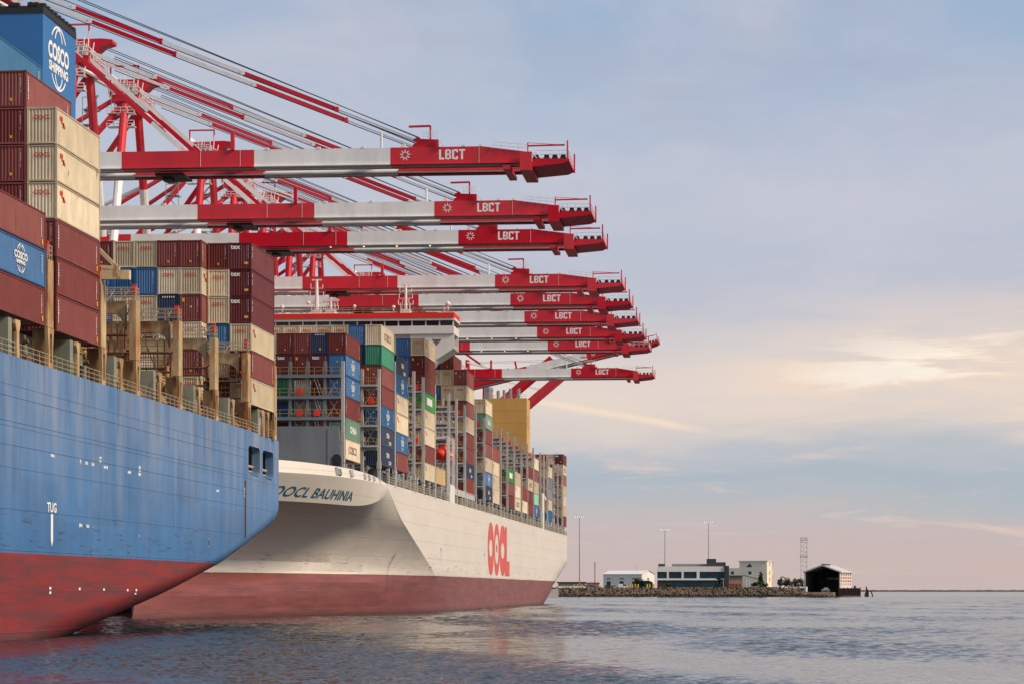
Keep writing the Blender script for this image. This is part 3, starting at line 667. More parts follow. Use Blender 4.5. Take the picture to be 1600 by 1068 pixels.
# stores crane jib by the lashing bridge
m4 = MB(); y = bridge_y[1]-.2; x0 = BX-.6; zt = 30.2
m4.tube((x0,y,zt-.3),(x0,y,zt+3.0),.26); m4.beam((x0,y,zt+.55),(x0+2.9,y,zt+.5),.55,.8); m4.beam((x0,y,zt+2.9),(x0+1.9,y,zt+1.0),.28,.32); m4.beam((x0,y,zt+1.25),(x0+2.0,y,zt+1.1),.3,.3); m4.cbox((x0,y,zt+.1),(.9,.9,1.2))
m4.build('stores_crane', paint('cream crane paint',(.62,.50,.30),.55,.12,rust=.2), blue, ORGB)

# --- funnel with emblem
FX = -63.6; FY = Yof(67, FX); FY2 = Yof(118, FX); FZ = Zof(3, FX, FY)
FUNB = paint('funnel blue paint', (.03,.16,.42), .5, .08, .15, dirt=.12)
mb = MB(); pts = [(FX, FY), (FX, FY2), (FX-16, FY2), (FX-16, FY)]
mb.box(FX-16, FX, FY, FY2, 22, FZ-1.0); fun = mb.build('funnel', FUNB, blue, ORGB)
mb = MB(); mb.box(FX-16, FX+.06, FY-.06, FY2+.06, FZ-1.0, FZ-.35); 
for k in range(9): yy = FY+(FY2-FY)*(k+.5)/9; mb.box(FX-.5, FX+.12, yy-.3, yy+.3, FZ-.35, FZ-.05)
for k in range(9): xx = FX-16*(k+.5)/9; mb.box(xx-.5, xx+.5, FY-.12, FY+.4, FZ-.35, FZ-.05)
mb.build('funnel_cap', DARK, fun).location = -Vector(ORGB)
mb = MB(); cy = (Yof(75,FX)+Yof(107,FX))/2; cz = (Zof(60,FX,cy)+Zof(131,FX,cy))/2-.15; ww = Yof(107,FX)-Yof(75,FX)
tm = text_mesh('COSCO', 2.05, .09, 1.0); wd = max(v[0] for v in tm[0])-min(v[0] for v in tm[0]); k = ww/wd
mb.add([(FX+.03, cy+v[0]*k, cz+.0+v[1]) for v in tm[0]], tm[1]); tm = text_mesh('SHIPPING', 1.15, .05, 1.0); wd = max(v[0] for v in tm[0])-min(v[0] for v in tm[0]); k2 = ww*.93/wd
mb.add([(FX+.03, cy+v[0]*k2, cz-1.15+v[1]) for v in tm[0]], tm[1])
def putf(a, b_): return (FX+.03, a, b_)
for rx in (2.75, 1.5):
    for a0, a1 in ((38,142),(218,322)):
        prev = None
        for i in range(19):
            an = radians(a0+(a1-a0)*i/18); o = (cos(an)*rx, sin(an)*(2.95 if rx>2 else 2.75)); q = (cos(an)*(rx-.24), sin(an)*((2.95 if rx>2 else 2.75)-.2))
            if prev: mb.add([putf(cy+p[0], cz+.3+p[1]) for p in (prev[0],o,q,prev[1])], [(0,1,2,3)])
            prev = (o, q)
mb.build('emblem', LETTER, fun).location = -Vector(ORGB)

# --- containers on the blue ship
SB = 'blue ship'; GB = 'containers on the blue ship'
y1 = Yof(72, BX) - LC; stack(BX, y1, BZB, 'bcb', 0, 'nearest bay', SB)
y2 = Yof(89.5, BX)
stack(BX, y2, BZB, 'ooobbb', 0, 'second bay', SB); stack(BX-CW, y2, BZB, 'bbbbbbb', 1, 'second bay', SB); stack(BX-2*CW, y2, BZB, 'tbbbbbbb'[:4]+'', 2, 'second bay', SB) if False else None
for i, ch in enumerate('tb'): 
    container(BX-2*CW-CW*.5, y2, BZB+(7-i)*PITCH, KEY[ch], f"{CWORD[KEY[ch][0]]} container {['highest beside the funnel','under the teal container'][i]}, third stack inboard of blue ship", GB)
for i in range(6): container(BX-2*CW-CW*.5, y2, BZB+(5-i)*PITCH, KEY['b'], f'brown container hidden in third stack inboard, tier {i+3}, of blue ship', GB) if False else None
y3 = Yof(393.4, BX)
stack(BX, y3, BZB-.1, 'mmmobo', 0, 'sternmost bay', SB); stack(BX-CW, y3, BZB-.1, 'boouon'[0:6].replace('n','n'), 1, 'sternmost bay', SB)
for r, codes in enumerate(('bonobo','boHono','ouobob','ououbu','buubuo')):
    stack(BX-(r+2)*CW-.05, y3-2.3, BZB-.1, codes.replace('H','h'), r+2, 'sternmost bay', SB)

# ================================================================== WHITE SHIP (bow towards us)
OX = -55.3; OB = 24.1; OC = OX - OB; OZD = 19.8; OZB = 22.4; OY0 = 317.5; OY1 = Yof(886, OX)
HULLW = hull_mat('off white hull over faded red boot topping', (.66,.61,.555), (.215,.062,.058), 6.3, None, .6, 2.75, None, .035)
OWHITE = paint('ship white paint', (.74,.72,.68), .45, .05, .3, dirt=.12, dirtcol=(.4,.36,.3))
OGREY = paint('ship grey paint', (.20,.22,.24), .55, .08, .25, dirt=.2)
LGREYP = paint('light grey post paint', (.47,.47,.47), .55, .1, .6, dirt=.25)
TAN = paint('tan funnel paint', (.58,.33,.09), .5, .06, .15, dirt=.1)
white = thing('container_ship', (OC, OY0+180, 0), 'white container ship with faded red boot topping, its flared bow behind the blue stern', 'ship')
ORGO = tuple(white.location); NO = -Vector(ORGO)
def OBld(mb, name, mat, parent=None, smooth=False, kind=None):
    if parent is None: return mb.build(name, mat, white, ORGO, smooth, kind)
    o = mb.build(name, mat, parent, (0,0,0), smooth, kind); o.location = NO if parent.parent is white and parent.location.length == 0 else o.location
    return o
LV = [-3, 0, 1.5, 3, 4, 5, 5.8, 6.6, 8, 10, 12, 13.6, 14.8, 'k-', 'k', 'm', 19.6]
def lvl(z):
    ys = curve([(-3,289),(0,289),(3,290.5),(5,296),(6.6,305),(8,308),(10,307),(13.5,301),(15.9,297.2),(19.6,296.4)], z)
    yf = curve([(-3,432),(0,425),(6.2,400),(10.2,381),(14.5,361),(15.9,354),(19.6,345)], z)
    return ys, yf
def zk(u): return 15.9 + 3.55*max(0, (u-.45)/.55)**2.2          # knuckle sweeps up to the deck edge where the flat side starts
def lev(z, u):
    if z == 'k-': return zk(u)-.35
    if z == 'k': return zk(u)
    if z == 'm': return (zk(u)+19.6)/2
    return z
def bow_pt(z, u):
    ys, yf = lvl(z); full = (1-(1-u)**2.62)**(1/2.4)
    k = max(0, min(1, (zk(u)-z)/2.6)); n = curve([(-3,.80),(0,.78),(6,.70),(12,.60),(19.6,.5)], z)
    m = curve([(-3,1),(0,.95),(5,.75),(9,.25),(12,0)], z); lo = (u**n)*(1-m)+sin(pi/2*u)*m
    tb = max(0, min(1, (19.6-z)/3.7))*(1-u)**.55
    return OB*(full*(1-.055*tb)*(1-k)+lo*k), ys+(yf-ys)*u+1.5*tb*(1-k*.5)
NU = 90
US = [1-cos(pi/2*k/NU) for k in range(NU+1)]
def white_hull():
    mb = MB(); n = len(LV); cols = []
    for u in US: cols.append([(*bow_pt(lev(z,u), u), lev(z,u)) for z in LV])
    ym = 470
    for y in (ym, 540, 590, 604, 618, 632, 646, 658, 668, 676, OY1):
        c_ = []
        for z in LV:
            z = lev(z, 1.0)
            st = curve([(-3,560),(0,600),(3,622),(6,640),(9,662),(11,OY1),(30,OY1)], z)
            t = max(0, (y-st)/(OY1-st+.001)) if y > st else 0
            b_ = OB*(1-.62*t**1.7*curve([(-3,1.3),(0,1.1),(6,.9),(11,0)], z)); c_.append((b_, y, z))
        cols.append(c_)
    for sg in (1,-1):
        base = len(mb.v)
        for c_ in cols:
            for b_, y, z in c_: mb.v.append((OC+sg*b_, y, z))
        for i in range(len(cols)-1):
            for j in range(n-1):
                q = (base+i*n+j, base+(i+1)*n+j, base+(i+1)*n+j+1, base+i*n+j+1); mb.f.append(q if sg == 1 else q[::-1]); mb.m.append(0)
    last = cols[-1]; vs = [(OC+b_, y, z) for b_, y, z in last]+[(OC-b_, y, z) for b_, y, z in last[::-1]]; mb.add(vs, [tuple(range(len(vs)))])
    # short skirt from 19.6 to the deck edge along the flat side
    me = bpy.data.meshes.new('hull'); me.from_pydata([(v[0]-ORGO[0], v[1]-ORGO[1], v[2]-ORGO[2]) for v in mb.v], [], mb.f); me.materials.append(HULLW)
    bm = bmesh.new(); bm.from_mesh(me); bmesh.ops.remove_doubles(bm, verts=bm.verts, dist=.003); bmesh.ops.recalc_face_normals(bm, faces=bm.faces)
    for f in bm.faces: f.smooth = abs(f.normal.y) < .97
    for e in bm.edges:
        m_ = (e.verts[0].co+e.verts[1].co)/2; yw = m_.y+ORGO[1]
        if len(e.link_faces) == 2 and yw < 440 and (e.calc_face_angle(0) > radians(24) or (all(abs(v.co.y+ORGO[1]-lvl(v.co.z)[1]) < .06 for v in e.verts) and abs(e.verts[0].co.z-e.verts[1].co.z) > .05 and m_.z > 6.5)): e.smooth = False
    bm.to_mesh(me); bm.free(); link('hull', me, white)
    # bulwark: leans inboard, higher at the bow
    m3 = MB(); vs = []; N2 = 40
    for sg in (1,-1):
        pts = []
        for k in range(N2+1):
            u = 1-cos(pi/2*k/N2); b_, y = bow_pt(19.6, u); h_ = curve([(0,1.9),(.05,1.8),(.25,1.6),(.55,1.35),(.8,.95),(.98,.35),(1,.3)], u)
            pts.append(((OC+sg*b_, y, 19.6), (OC+sg*max(.01,b_-h_*.22), y+h_*.22, 19.6+h_), (OC+sg*max(.01,b_-h_*.22-.3), y+h_*.25+.2, 19.6+h_)))
        for p, q in zip(pts, pts[1:]):
            m3.add([p[0],q[0],q[1],p[1]], [(0,1,2,3)]); m3.add([p[1],q[1],q[2],p[2]], [(0,1,2,3)])
    m3.build('bulwark', HULLW, white, ORGO)
    m3 = MB(); m3.box(OX-.35, OX+.0, 345.2, OY1, 19.605, OZD+.12); m3.box(OC-OB, OC-OB+.35, 345.2, OY1, 19.605, OZD+.12); m3.build('sheer_strake', HULLW, white, ORGO)
    m3 = MB(); m3.add([(OC+s_*bow_pt(19.6,u)[0]*.995, bow_pt(19.6,u)[1]+.1, OZD-.25) for s_, us in ((1, US), (-1, US[::-1])) for u in us], [tuple(range(2*len(US)))]); m3.box(OC-OB+.4, OX-.4, 345.1, OY1-.1, OZD-.5, OZD-.1); m3.build('deck', DECKM, white, ORGO)
    # fairleads set in the bulwark
    for px, wpx in ((529,12),(549,6),(570,4),(577,4),(584,3)):
        best = min((abs((CX+F*((OC+bow_pt(20.5,u)[0])*cT+bow_pt(20.5,u)[1]*sT)/(-(OC+bow_pt(20.5,u)[0])*sT+bow_pt(20.5,u)[1]*cT))-px), u) for u in [i/400 for i in range(401)])[1]
        b_, y = bow_pt(19.6, best); b2, y2 = bow_pt(19.6, min(1, best+.01)); tn = Vector((b2-b_, y2-y, 0)).normalized(); nr = Vector((tn.y, -tn.x, 0))
        h_ = curve([(0,1.9),(.05,1.8),(.25,1.6),(.55,1.35),(.8,.95),(.98,.35),(1,.3)], best)
        p = Vector((OC+b_, y, 19.6)); up = Vector((-.22*nr.x*1.0, .22, 1)).normalized()
        L_ = wpx/F*340*1.25; c0 = p + up*h_*.2 + nr*.10; c1 = p + up*h_*.85 + nr*.10
        m4 = MB(); m4.beam(c0, c1, L_, .22, up=nr); fl_ = m4.build('fairlead', DARK, white, ORGO)
        m4 = MB()
        for s_ in (-1,1): m4.beam(c0+tn*s_*L_*.5+nr*.06, c1+tn*s_*L_*.5+nr*.06, .14, .3, up=nr)
        for t in (.25,.5,.75): m4.tube(c0+tn*L_*(t-.5)+nr*.1, c1+tn*L_*(t-.5)+nr*.1, .06)
        o = m4.build('roller', LGREYP, fl_); o.location = NO
white_hull()
# --- bow name on the flare band
def name_on_bow():
    zc = 17.0; tab = []; s_ = 0; prev = None
    for i in range(1201):
        u = i/1200; b_, y = bow_pt(zc, u); p = Vector((OC+b_, y, 0))
        if prev is not None: s_ += (p-prev).length
        prev = p; tab.append((s_, p, u))
    def px(p): return CX+F*(p.x*cT+p.y*sT)/(-p.x*sT+p.y*cT)
    sa = next(t[0] for t in tab if px(t[1]) >= 422); sb = next(t[0] for t in tab if px(t[1]) >= 551)
    tm = text_mesh('OOCL BAUHINIA', 1.9, .022, 1.0, .0, 'LEFT'); tm = ([(v[0]+v[1]*.85, v[1], 0) for v in tm[0]], tm[1]); x0 = min(v[0] for v in tm[0]); x1 = max(v[0] for v in tm[0])
    mb = MB(); vs = []
    for v_ in tm[0]:
        s_ = sa+(v_[0]-x0)/(x1-x0)*(sb-sa); k = next(i for i, t in enumerate(tab) if t[0] >= s_); k = max(1, min(len(tab)-2, k))
        tn = (tab[k+1][1]-tab[k-1][1]).normalized(); nr = Vector((tn.y,-tn.x,0)); zv = zc-.45+v_[1]; b_, y = bow_pt(zv, tab[k][2]); p = Vector((OC+b_, y, 0))+nr*.06; vs.append((p.x,p.y,zv))
    xs_ = sorted(set(round(v[0],2) for v in tm[0])); gap = max(zip(xs_, xs_[1:]), key=lambda q: (q[1]-q[0]) if .15*x1 < q[0] < .6*x1 else 0); cut = sum(gap)/2
    for half in (0, 1):
        m_ = MB(); fs = [f for f in tm[1] if (sum(tm[0][i][0] for i in f)/len(f) > cut) == bool(half)]; us = sorted({i for f in fs for i in f}); mp = {i: k for k, i in enumerate(us)}
        m_.add([vs[i] for i in us], [tuple(mp[i] for i in f) for f in fs]); m_.build('ship_name', paint('blue name lettering', (.025,.12,.19), .5, .05), white, ORGO)
name_on_bow()
# --- tall red side lettering: two O with slits, C, L
def side_letters():
    ya, yb = Yof(762.5, OX), Yof(796, OX); zl, zh = 6.9, 18.1; lw = (yb-ya)/3.72; XX = OX+.03
    mb = MB(); zm = (zl+zh)/2; PY = lambda px: Yof(px, OX)
    FR = paint('faded red lettering', (.60,.10,.085), .55, .08)
    def ell(y0, y1, sy, sz0, sz1, tip):
        mb = MB(); cy = (y0+y1)/2; w = (y1-y0)/2; n = 44
        def o(a): return (XX, cy+w*math.copysign(abs(cos(a))**.9, cos(a)), zm+(zh-zl)/2*sin(a))
        def q(a): s_ = sin(a); return (XX, cy+w*sy*cos(a), zm+(sz1 if s_ > 0 else -sz0)*abs(s_)*math.copysign(1,s_)*math.copysign(1,s_)) if s_ >= 0 else (XX, cy+w*sy*cos(a), zm+sz0*abs(s_))
        for i in range(n):
            a0, a1 = 2*pi*i/n, 2*pi*(i+1)/n; mb.add([o(a0),o(a1),q(a1),q(a0)], [(0,1,2,3)])
        mb.build('side_letter', FR, white, ORGO)
    H2 = (zh-zl)
    ell(PY(762), PY(771.6), .56, -.15*H2, .18*H2, 0); ell(PY(771.7), PY(780.5), .66, -.28*H2, .30*H2, 0); ell(PY(780.4), PY(790.2), .55, -.16*H2, .15*H2, 0)
    a, c_, e = PY(788.8), PY(791.8), PY(796); mb.quad((XX+.004,a,zl),(XX+.004,c_,zl),(XX+.004,c_,zh-.2),(XX+.004,a,zh-.2)); mb.quad((XX+.004,c_,zl),(XX+.004,e,zl),(XX+.004,e,zl+.30*H2),(XX+.004,c_,zl+.30*H2))
    mb.build('side_letter', FR, white, ORGO); mb = MB(); cy = PY(776.1); cz = zm+.3
    for k in range(5):
        t0 = 2*pi*k/5+pi/2; vs = [(XX, cy+.9*cos(t0)*1.1+.55*cos(t), cz+.55*sin(t0)+.42*sin(t)) for t in [2*pi*i/8 for i in range(8)]]; mb.add(vs, [tuple(range(8))])
    mb.build('flower_emblem', FR, white, ORGO)
side_letters()
# blue drips and small marks on the side, bulb symbols
mb = MB()
for px, py, h_ in ((641,850,4.5),(689,858,2.2),(757,866,.6)):
    y = Yof(px, OX); z = Zof(py, OX, y); mb.quad((OX+.02,y-.25,z-h_),(OX+.02,y-.05,z-h_),(OX+.02,y+.3,z),(OX+.02,y,z)); mb.quad((OX+.02,y-.4,z-.2),(OX+.02,y+.6,z-.2),(OX+.02,y+.6,z+.35),(OX+.02,y-.4,z+.35))
o = mb.build('blue_paint_mark', paint('blue touch up paint', (.1,.28,.42), .6, .1), white, ORGO)
# --- wave breaker plate in front of the first bay
YA = Yof(540.4, OX-CW); YBR = YA-2.6
mb = MB(); mb.prism([(OC-21.5,OZD),(OC+21.8,OZD),(OC+21.0,26.9),(OC-21,26.9)], 1, YBR-.2, YBR+.1); brk = mb.build('breakwater_plate', OGREY, white, ORGO)
for t in range(5): mb = MB(); mb.box(OC-21.3+t*10.2, OC-21.0+t*10.2, YBR-.28, YBR-.201, OZD+.4, 26.6); mb.build('stiffener', OGREY, brk).location = NO
mb = MB(); xx = W(519,720,YBR).x; mb.tube((xx,YBR-.34,OZD+2.55),(xx,YBR-.21,OZD+2.55),.62,16); mb.box(xx-.62,xx+.62,YBR-.33,YBR-.21,OZD+1.6,OZD+2.55); mb.build('doorway', DARK, brk).location = NO
# --- lashing bridges
def white_bridge_meshes(zt, nrow, x0, first=False):
    res = []
    m1 = MB(); xs = [x0-.25-CW*k for k in range(nrow+1)]; lv = [z for z in (25.3, 28.3, 31.3, 34.3, 37.3) if z < zt-.5]
    for z in lv: m1.box(xs[-1], x0-.45, -.55, .55, z-.45 if first else z-.28, z); m1.box(xs[-1], x0-.45, .56, .6, z-.7, z-.02)
    for k in range(1, nrow+1): m1.box(xs[k]-.2, xs[k]+.2, -.3, .3, OZD-.1, zt)
    res.append(('lashing_bridge', OGREY if first else LGREYP, m1))
    m2 = MB(); m2.box(x0-.42, x0+.0, -.28, .28, OZD-.1, zt); m2.box(x0-.5, x0+.06, -.36, .36, OZB-.6, OZB+.5); res.append(('post', LGREYP, m2))
    m3 = MB()
    for z in lv: 
        m3.rail([(x0-.5,-.52,z),(xs[-1],-.52,z)], 1.05, .035, 1.25, 1)
    res.append(('handrail', YRAIL, m3))
    m4 = MB(); r = random.Random(int(zt*7)+nrow)
    for z in lv:
        for k in range(nrow):
            t = r.random()
            if t < .42: m4.box(xs[k]-1.5, xs[k]-.75, -.62, -.2, z+.15, z+.95)
    res.append(('locker', ORANGE, m4))
    m5 = MB()
    for a, b_ in zip(lv, lv[1:]):
        m5.beam((xs[1]-.3,-.1,a),(xs[1]-1.3,-.1,b_),.1); m5.beam((xs[1]-.7,-.1,a),(xs[1]-1.7,-.1,b_),.1)
        m5.beam((x0-.6,.2,a),(xs[1]+.3,.2,b_),.09); m5.beam((x0-.6,.2,b_),(xs[1]+.3,.2,a),.09)
        for k in range(2,nrow-1,2): m5.beam((xs[k],.25,a),(xs[k+1],.25,b_),.07); m5.beam((xs[k],.25,b_),(xs[k+1],.25,a),.07)
    res.append(('ladder', LGREYP, m5))
    return res
_wb = {}
def white_bridge(y, zt, x0=OX, first=False, nrow=9):
    key = (zt, x0, first, nrow)
    if key not in _wb: _wb[key] = [(n_, mt, m_.mesh(n_, [mt])) for n_, mt, m_ in white_bridge_meshes(zt, nrow, x0, first)]
    root = None
    for n_, mt, me in _wb[key]:
        if root is None: root = link(n_, me, white, (-ORGO[0], y-ORGO[1], -ORGO[2]))
        else: link(n_, me, root, kind='stuff' if n_ in ('handrail','locker','ladder') else None)
# bays: (px of the near outer corner, px of far corner, tiers outermost row, inner rows, bridge height)
BAYS = [
 (540.4, None, 'bcrbsk'.replace('cr','cc')+'', ['hmnyrb','bnooxr'.replace('x','o'),'bmgubr','omgrbo'], 36.2, 'first bay'),
 (596.5, None, 'kgnncvv', ['uvrbb..','ooo....','ooo....','oo.....','oo.....','oo.....'], 36.6, 'second bay'),
 (620.0, None, 'vcwwcb', ['uvb...'], 39.2, 'third bay'),
 (664.5, None, 'onnewwbw', ['uun.....','ob......'], 39.6, 'fourth bay'),
 (682.0, None, 'a', [], 39.6, 'fifth bay, below the lifeboat,'),
 (729.0, None, 'nwbwbbvr', ['boob.....','hwub.....'], 39.4, 'sixth bay'),
 (759.0, None, 'osbbwcv', ['obb....'], 39.4, 'seventh bay'),
 (770.8, None, 'rwww', ['brow'], 39.6, 'eighth bay'),
 (794.7, None, 'ebb', ['gbm'], 39.6, 'ninth bay'),
 (805.5, None, 'wwk', ['bow'], 39.6, 'tenth bay'),
 (816.7, None, 'rw', ['bb'], 39.6, 'eleventh bay'),
 (825.7, None, 'bkbb', ['boob'], 39.6, 'twelfth bay'),
 (835.0, None, 'wbwic', ['nobbu'], 39.6, 'thirteenth bay'),
 (857.0, None, 'wyywu', ['rbown'], 39.6, 'fourteenth bay'),
 (880.0, None, 'mkrwwwb', ['obr....','rbb....','bb.....'], 39.2, 'last bay'),
]
SW = 'white ship'; bayY = []
for i, (pa, pb, outer, inner, zt, nm) in enumerate(BAYS):
    xo = OX-CW if i == 0 else OX
    y = Yof(pa, xo); bayY.append(y)
    stack(xo, y, OZB, outer, 0, nm, SW)
    for r, codes in enumerate(inner):
        n = len(codes); codes = codes
        for k, ch in enumerate(codes):
            if ch == '.': continue
            code = KEY[ch]; pos = 'top' if k == 0 else ORD[k]+' from top'
            container(xo-(r+1)*CW-CW*.5, y+.05, OZB+(n-1-k)*PITCH, code, f'{CWORD[code[0]]} container, {pos}, {ROWW[r+1]}, {nm} of {SW}', 'containers stacked on the '+SW)
    white_bridge(y-1.15, zt, xo, i == 0, 8 if i else 9)
for px in (648.5, 703, 715, 744.5, 783.5, 845.5, 851, 866, 872.5): white_bridge(Yof(px, OX), 39.6)
# posts under the stacks and railing along the deck edge
ped = MB(); ped.box(-.35,.0,-.28,.28,OZD-.1,OZB-.12); ped.box(-.5,.02,-.45,.45,OZB-.5,OZB-.1); PED = ped.mesh('stanchion', [LGREYP])
y = 347.5
while y < OY1-2: link('stanchion', PED, white, (OX-.06-ORGO[0], y-ORGO[1], -ORGO[2])); y += 7.4
mb = MB(); mb.rail([(OX-.08,346,OZD+.1),(OX-.08,OY1-.2,OZD+.1)], 1.15, .04, 1.9, 2); mb.build('deck_railing', RAILW, white, ORGO, kind='stuff')
mb = MB(); mb.box(OX-3.3, OX-2.3, 347, OY1-2, OZD-.05, OZB-.3); r = random.Random(5)
mb.build('hatch_coaming', OGREY, white, ORGO)
mb = MB()
for k in range(130): yy = r.uniform(347, OY1-2); h_ = r.uniform(.4,2.1); mb.cbox((OX-r.uniform(.8,2.0),yy,OZD+h_/2),(r.uniform(.2,.6),r.uniform(.2,1.0),h_))
mb.build('deck_fittings', OGREY, white, ORGO, kind='stuff')
# --- accommodation block and bridge
AY = 421.0; px2x = lambda px, y: (lambda k: y*(k*cT-sT)/(cT+k*sT))((px-CX)/F)
WIN = paint('dark bridge window glass', (.012,.018,.022), .08, .05, spec=.8)
REDL = paint('red roof edge paint', (.75,.03,.012), .45, .05)
def zpy(py, y, x=OX): return Zof(py, x, y)
zr1, zr0 = zpy(488.5,AY), zpy(496.5,AY); zw1, zw0 = zpy(500,AY), zpy(508.5,AY); zb0 = zpy(521,AY); xr = px2x(709, AY)
mb = MB(); mb.box(OC-17, OC+17, AY+1.2, AY+14, OZD, zb0+.5); acc = mb.build('accommodation_block', OWHITE, white, ORGO)
mb = MB()
mb.box(2*OC-xr, xr, AY, AY+7.5, zb0, zw0); mb.box(2*OC-xr, xr, AY, AY+7.5, zw1, zr0-.02)
mb.box(2*OC-xr, xr+.5, AY+.2, AY+7.3, zpy(541,AY)+.0, zb0-.001) if False else None
brg = mb.build('bridge', OWHITE, white, ORGO)
mb = MB(); mb.box(2*OC-xr+.2, xr-.2, AY+.35, AY+7.2, zw0, zw1); o = mb.build('window_band', WIN, brg); o.location = NO
nw = 19
for k in range(nw+1):
    x = xr-.12-(2*(xr-OC)-.24)*k/nw; mb = MB(); mb.box(x-.12, x+.12, AY+.1, AY+.36, zw0-.02, zw1+.02); o = mb.build('window_post', OWHITE, brg); o.location = NO
mb = MB(); mb.box(2*OC-xr-.2, xr+.1, AY-.4, AY+7.9, zr0, zr1); o = mb.build('roof_edge', REDL, brg); o.location = NO
mb = MB(); mb.box(2*OC-xr-.1, xr+.2, AY-.25, AY+7.7, zr0-.45, zr0-.01); o = mb.build('roof_fascia', OWHITE, brg); o.location = NO
# wing bracket: sloping plate with a triangular hole
zt_, zbm = zb0-.01, zpy(559,AY); xi = px2x(681, AY); xm = px2x(709.5, AY)
mb = MB()
for y0 in (AY+.3, AY+6.4):
    A = (xr, zt_); B = (xr, zpy(541,AY)); C_ = (xi, zbm); D = (px2x(640,AY), zbm-6); E = (px2x(640,AY), zt_); h1 = (px2x(674,AY), zpy(529,AY)); h2 = (px2x(690.5,AY), zpy(529,AY)); h3 = (px2x(681,AY), zpy(540,AY))
    mb.prism([A, E, h1, h2], 1, y0, y0+.35); mb.prism([A, h2, h3, C_, B], 1, y0, y0+.35); mb.prism([E, D, C_, h3, h1], 1, y0, y0+.35)
mb.beam((xr-.15, AY+.32, zpy(541,AY)), (xr-.15, AY+6.7, zpy(541,AY)), .3); mb.prism([(xr,zpy(541,AY)),(xr,zpy(541,AY)-.3),(xi,zbm-.3),(xi,zbm)], 1, AY+.1, AY+6.9)
o = mb.build('wing_bracket', OWHITE, brg); o.location = NO
mb = MB(); mb.rail([(2*OC-xr,AY,zr1),(xr-.1,AY,zr1)], 1.1, .035, 1.9, 2); o = mb.build('roof_railing', RAILW, brg, kind='stuff'); o.location = NO
# masts, radars, domes on the roof
def roof_mast(px, top, dish):
    x = px2x(px, AY+3); y = AY+3; mb = MB(); zt2 = zpy(top, AY+3)
    mb.tube((x,y,zr1-.1),(x,y,zt2),.5 if dish else .3, 8, .22); 
    for t in (.35,.55,.75): zz = zr1+(zt2-zr1)*t; wd = 1.6*(1-.4*t); mb.beam((x-wd,y,zz),(x+wd,y,zz),.12); mb.tube((x-wd,y,zz),(x-wd,y,zz+.9),.07); mb.tube((x+wd,y,zz),(x+wd,y,zz+.7),.07)
    mb.cbox((x,y,zr1+.5),(1.8,1.8,1.0)); mb.box(x-.9,x+.9,y-.1,y+.1,zt2-.25,zt2)
    for s_ in (-1,1): mb.beam((x+s_*.9,y,zr1),(x+s_*.5,y,zr1+3.2),.12); mb.beam((x+s_*.9,y-.5,zr1),(x+s_*.9,y-.5,zr1+2.2),.1)
    return mb
for px, top, d in ((495,434,1),(634,444,0),(517,463,0)):
    o = roof_mast(px, top, d).build('signal_mast', OWHITE, brg); o.location = NO
mb = MB(); x = px2x(517, AY+3); mb.cbox((x,AY+3,zpy(464,AY)),(3.0,.35,.35)); o = mb.build('radar_scanner', OWHITE, brg); o.location = NO
def dome(x, y, z, r, name, par, mat):
    mb = MB(); n, m_ = 8, 12; vs = []; fs = []
    for i in range(n+1):
        a = -pi/2+pi*i/n
        for j in range(m_): vs.append((x+r*cos(a)*cos(2*pi*j/m_), y+r*cos(a)*sin(2*pi*j/m_), z+r*sin(a)))
    for i in range(n):
        for j in range(m_): fs.append((i*m_+j, i*m_+(j+1)%m_, (i+1)*m_+(j+1)%m_, (i+1)*m_+j))
    mb.add(vs, fs); mb.tube((x,y,z-r*2.6),(x,y,z-r*.8),r*.25); o = mb.build(name, mat, par, smooth=True); o.location = NO
for px, py, r_ in ((700,475,.5),(694,482,.3),(615,479,.35),(554,477,.3),(482,471,.35),(441,477,.4)): dome(px2x(px,AY+2), AY+2, zpy(py,AY+2), r_, 'satellite_dome', brg, OWHITE)
# --- lifeboat in its davit beside the block
LY = Yof(706, OX+.0)
root = thing('lifeboat', (OX-1.6, LY, zpy(722,LY)), 'orange red enclosed lifeboat hanging beside the bridge block of the white ship', 'lifeboat')
mb = MB(); n, m_ = 12, 14; Ls, R = 4.0, 1.45; vs = []; fs = []
for i in range(n+1):
    a = pi*i/n; yy = -cos(a)*Ls; r_ = sin(a)**.55
    for j in range(m_): b_ = 2*pi*j/m_; vs.append((R*r_*cos(b_), yy, 1.5+1.35*r_*sin(b_)*(1.0 if sin(b_) < 0 else .95)))
for i in range(n):
    for j in range(m_): fs.append((i*m_+j, i*m_+(j+1)%m_, (i+1)*m_+(j+1)%m_, (i+1)*m_+j))
mb.add(vs, fs); link('boat_hull', mb.mesh('boat_hull', [ORANGE], smooth=True), root)
mb = MB(); mb.box(-.6,.6,-1.9,-.7,2.5,3.3); mb.box(-.5,.5,-.7,1.6,2.6,2.95); link('canopy_hatch', mb.mesh('canopy_hatch', [ORANGE]), root)
mb = MB(); mb.box(-1.56,1.56,-2.6,2.6,1.32,1.5); link('rubbing_band', mb.mesh('rubbing_band', [OWHITE]), root)
mb = MB()
for yy in (LY-3.6, LY+3.6): mb.beam((OX-.25,yy,OZD),(OX-.25,yy,zpy(722,LY)+4.6),.45); mb.beam((OX-.25,yy,zpy(722,LY)+4.5),(OX-3,yy,zpy(722,LY)+4.2),.4)
mb.box(OX-.55, OX-.02, LY-2.6, LY+4.4, OZD+.1, zpy(757,LY)); mb.build('lifeboat_davit', OWHITE, white, ORGO)
mb = MB(); mb.box(OX-.3, OX-.05, LY+4.6, Yof(742,OX), OZD+1.7, OZD+2.9); mb.build('gangway', LGREYP, white, ORGO)
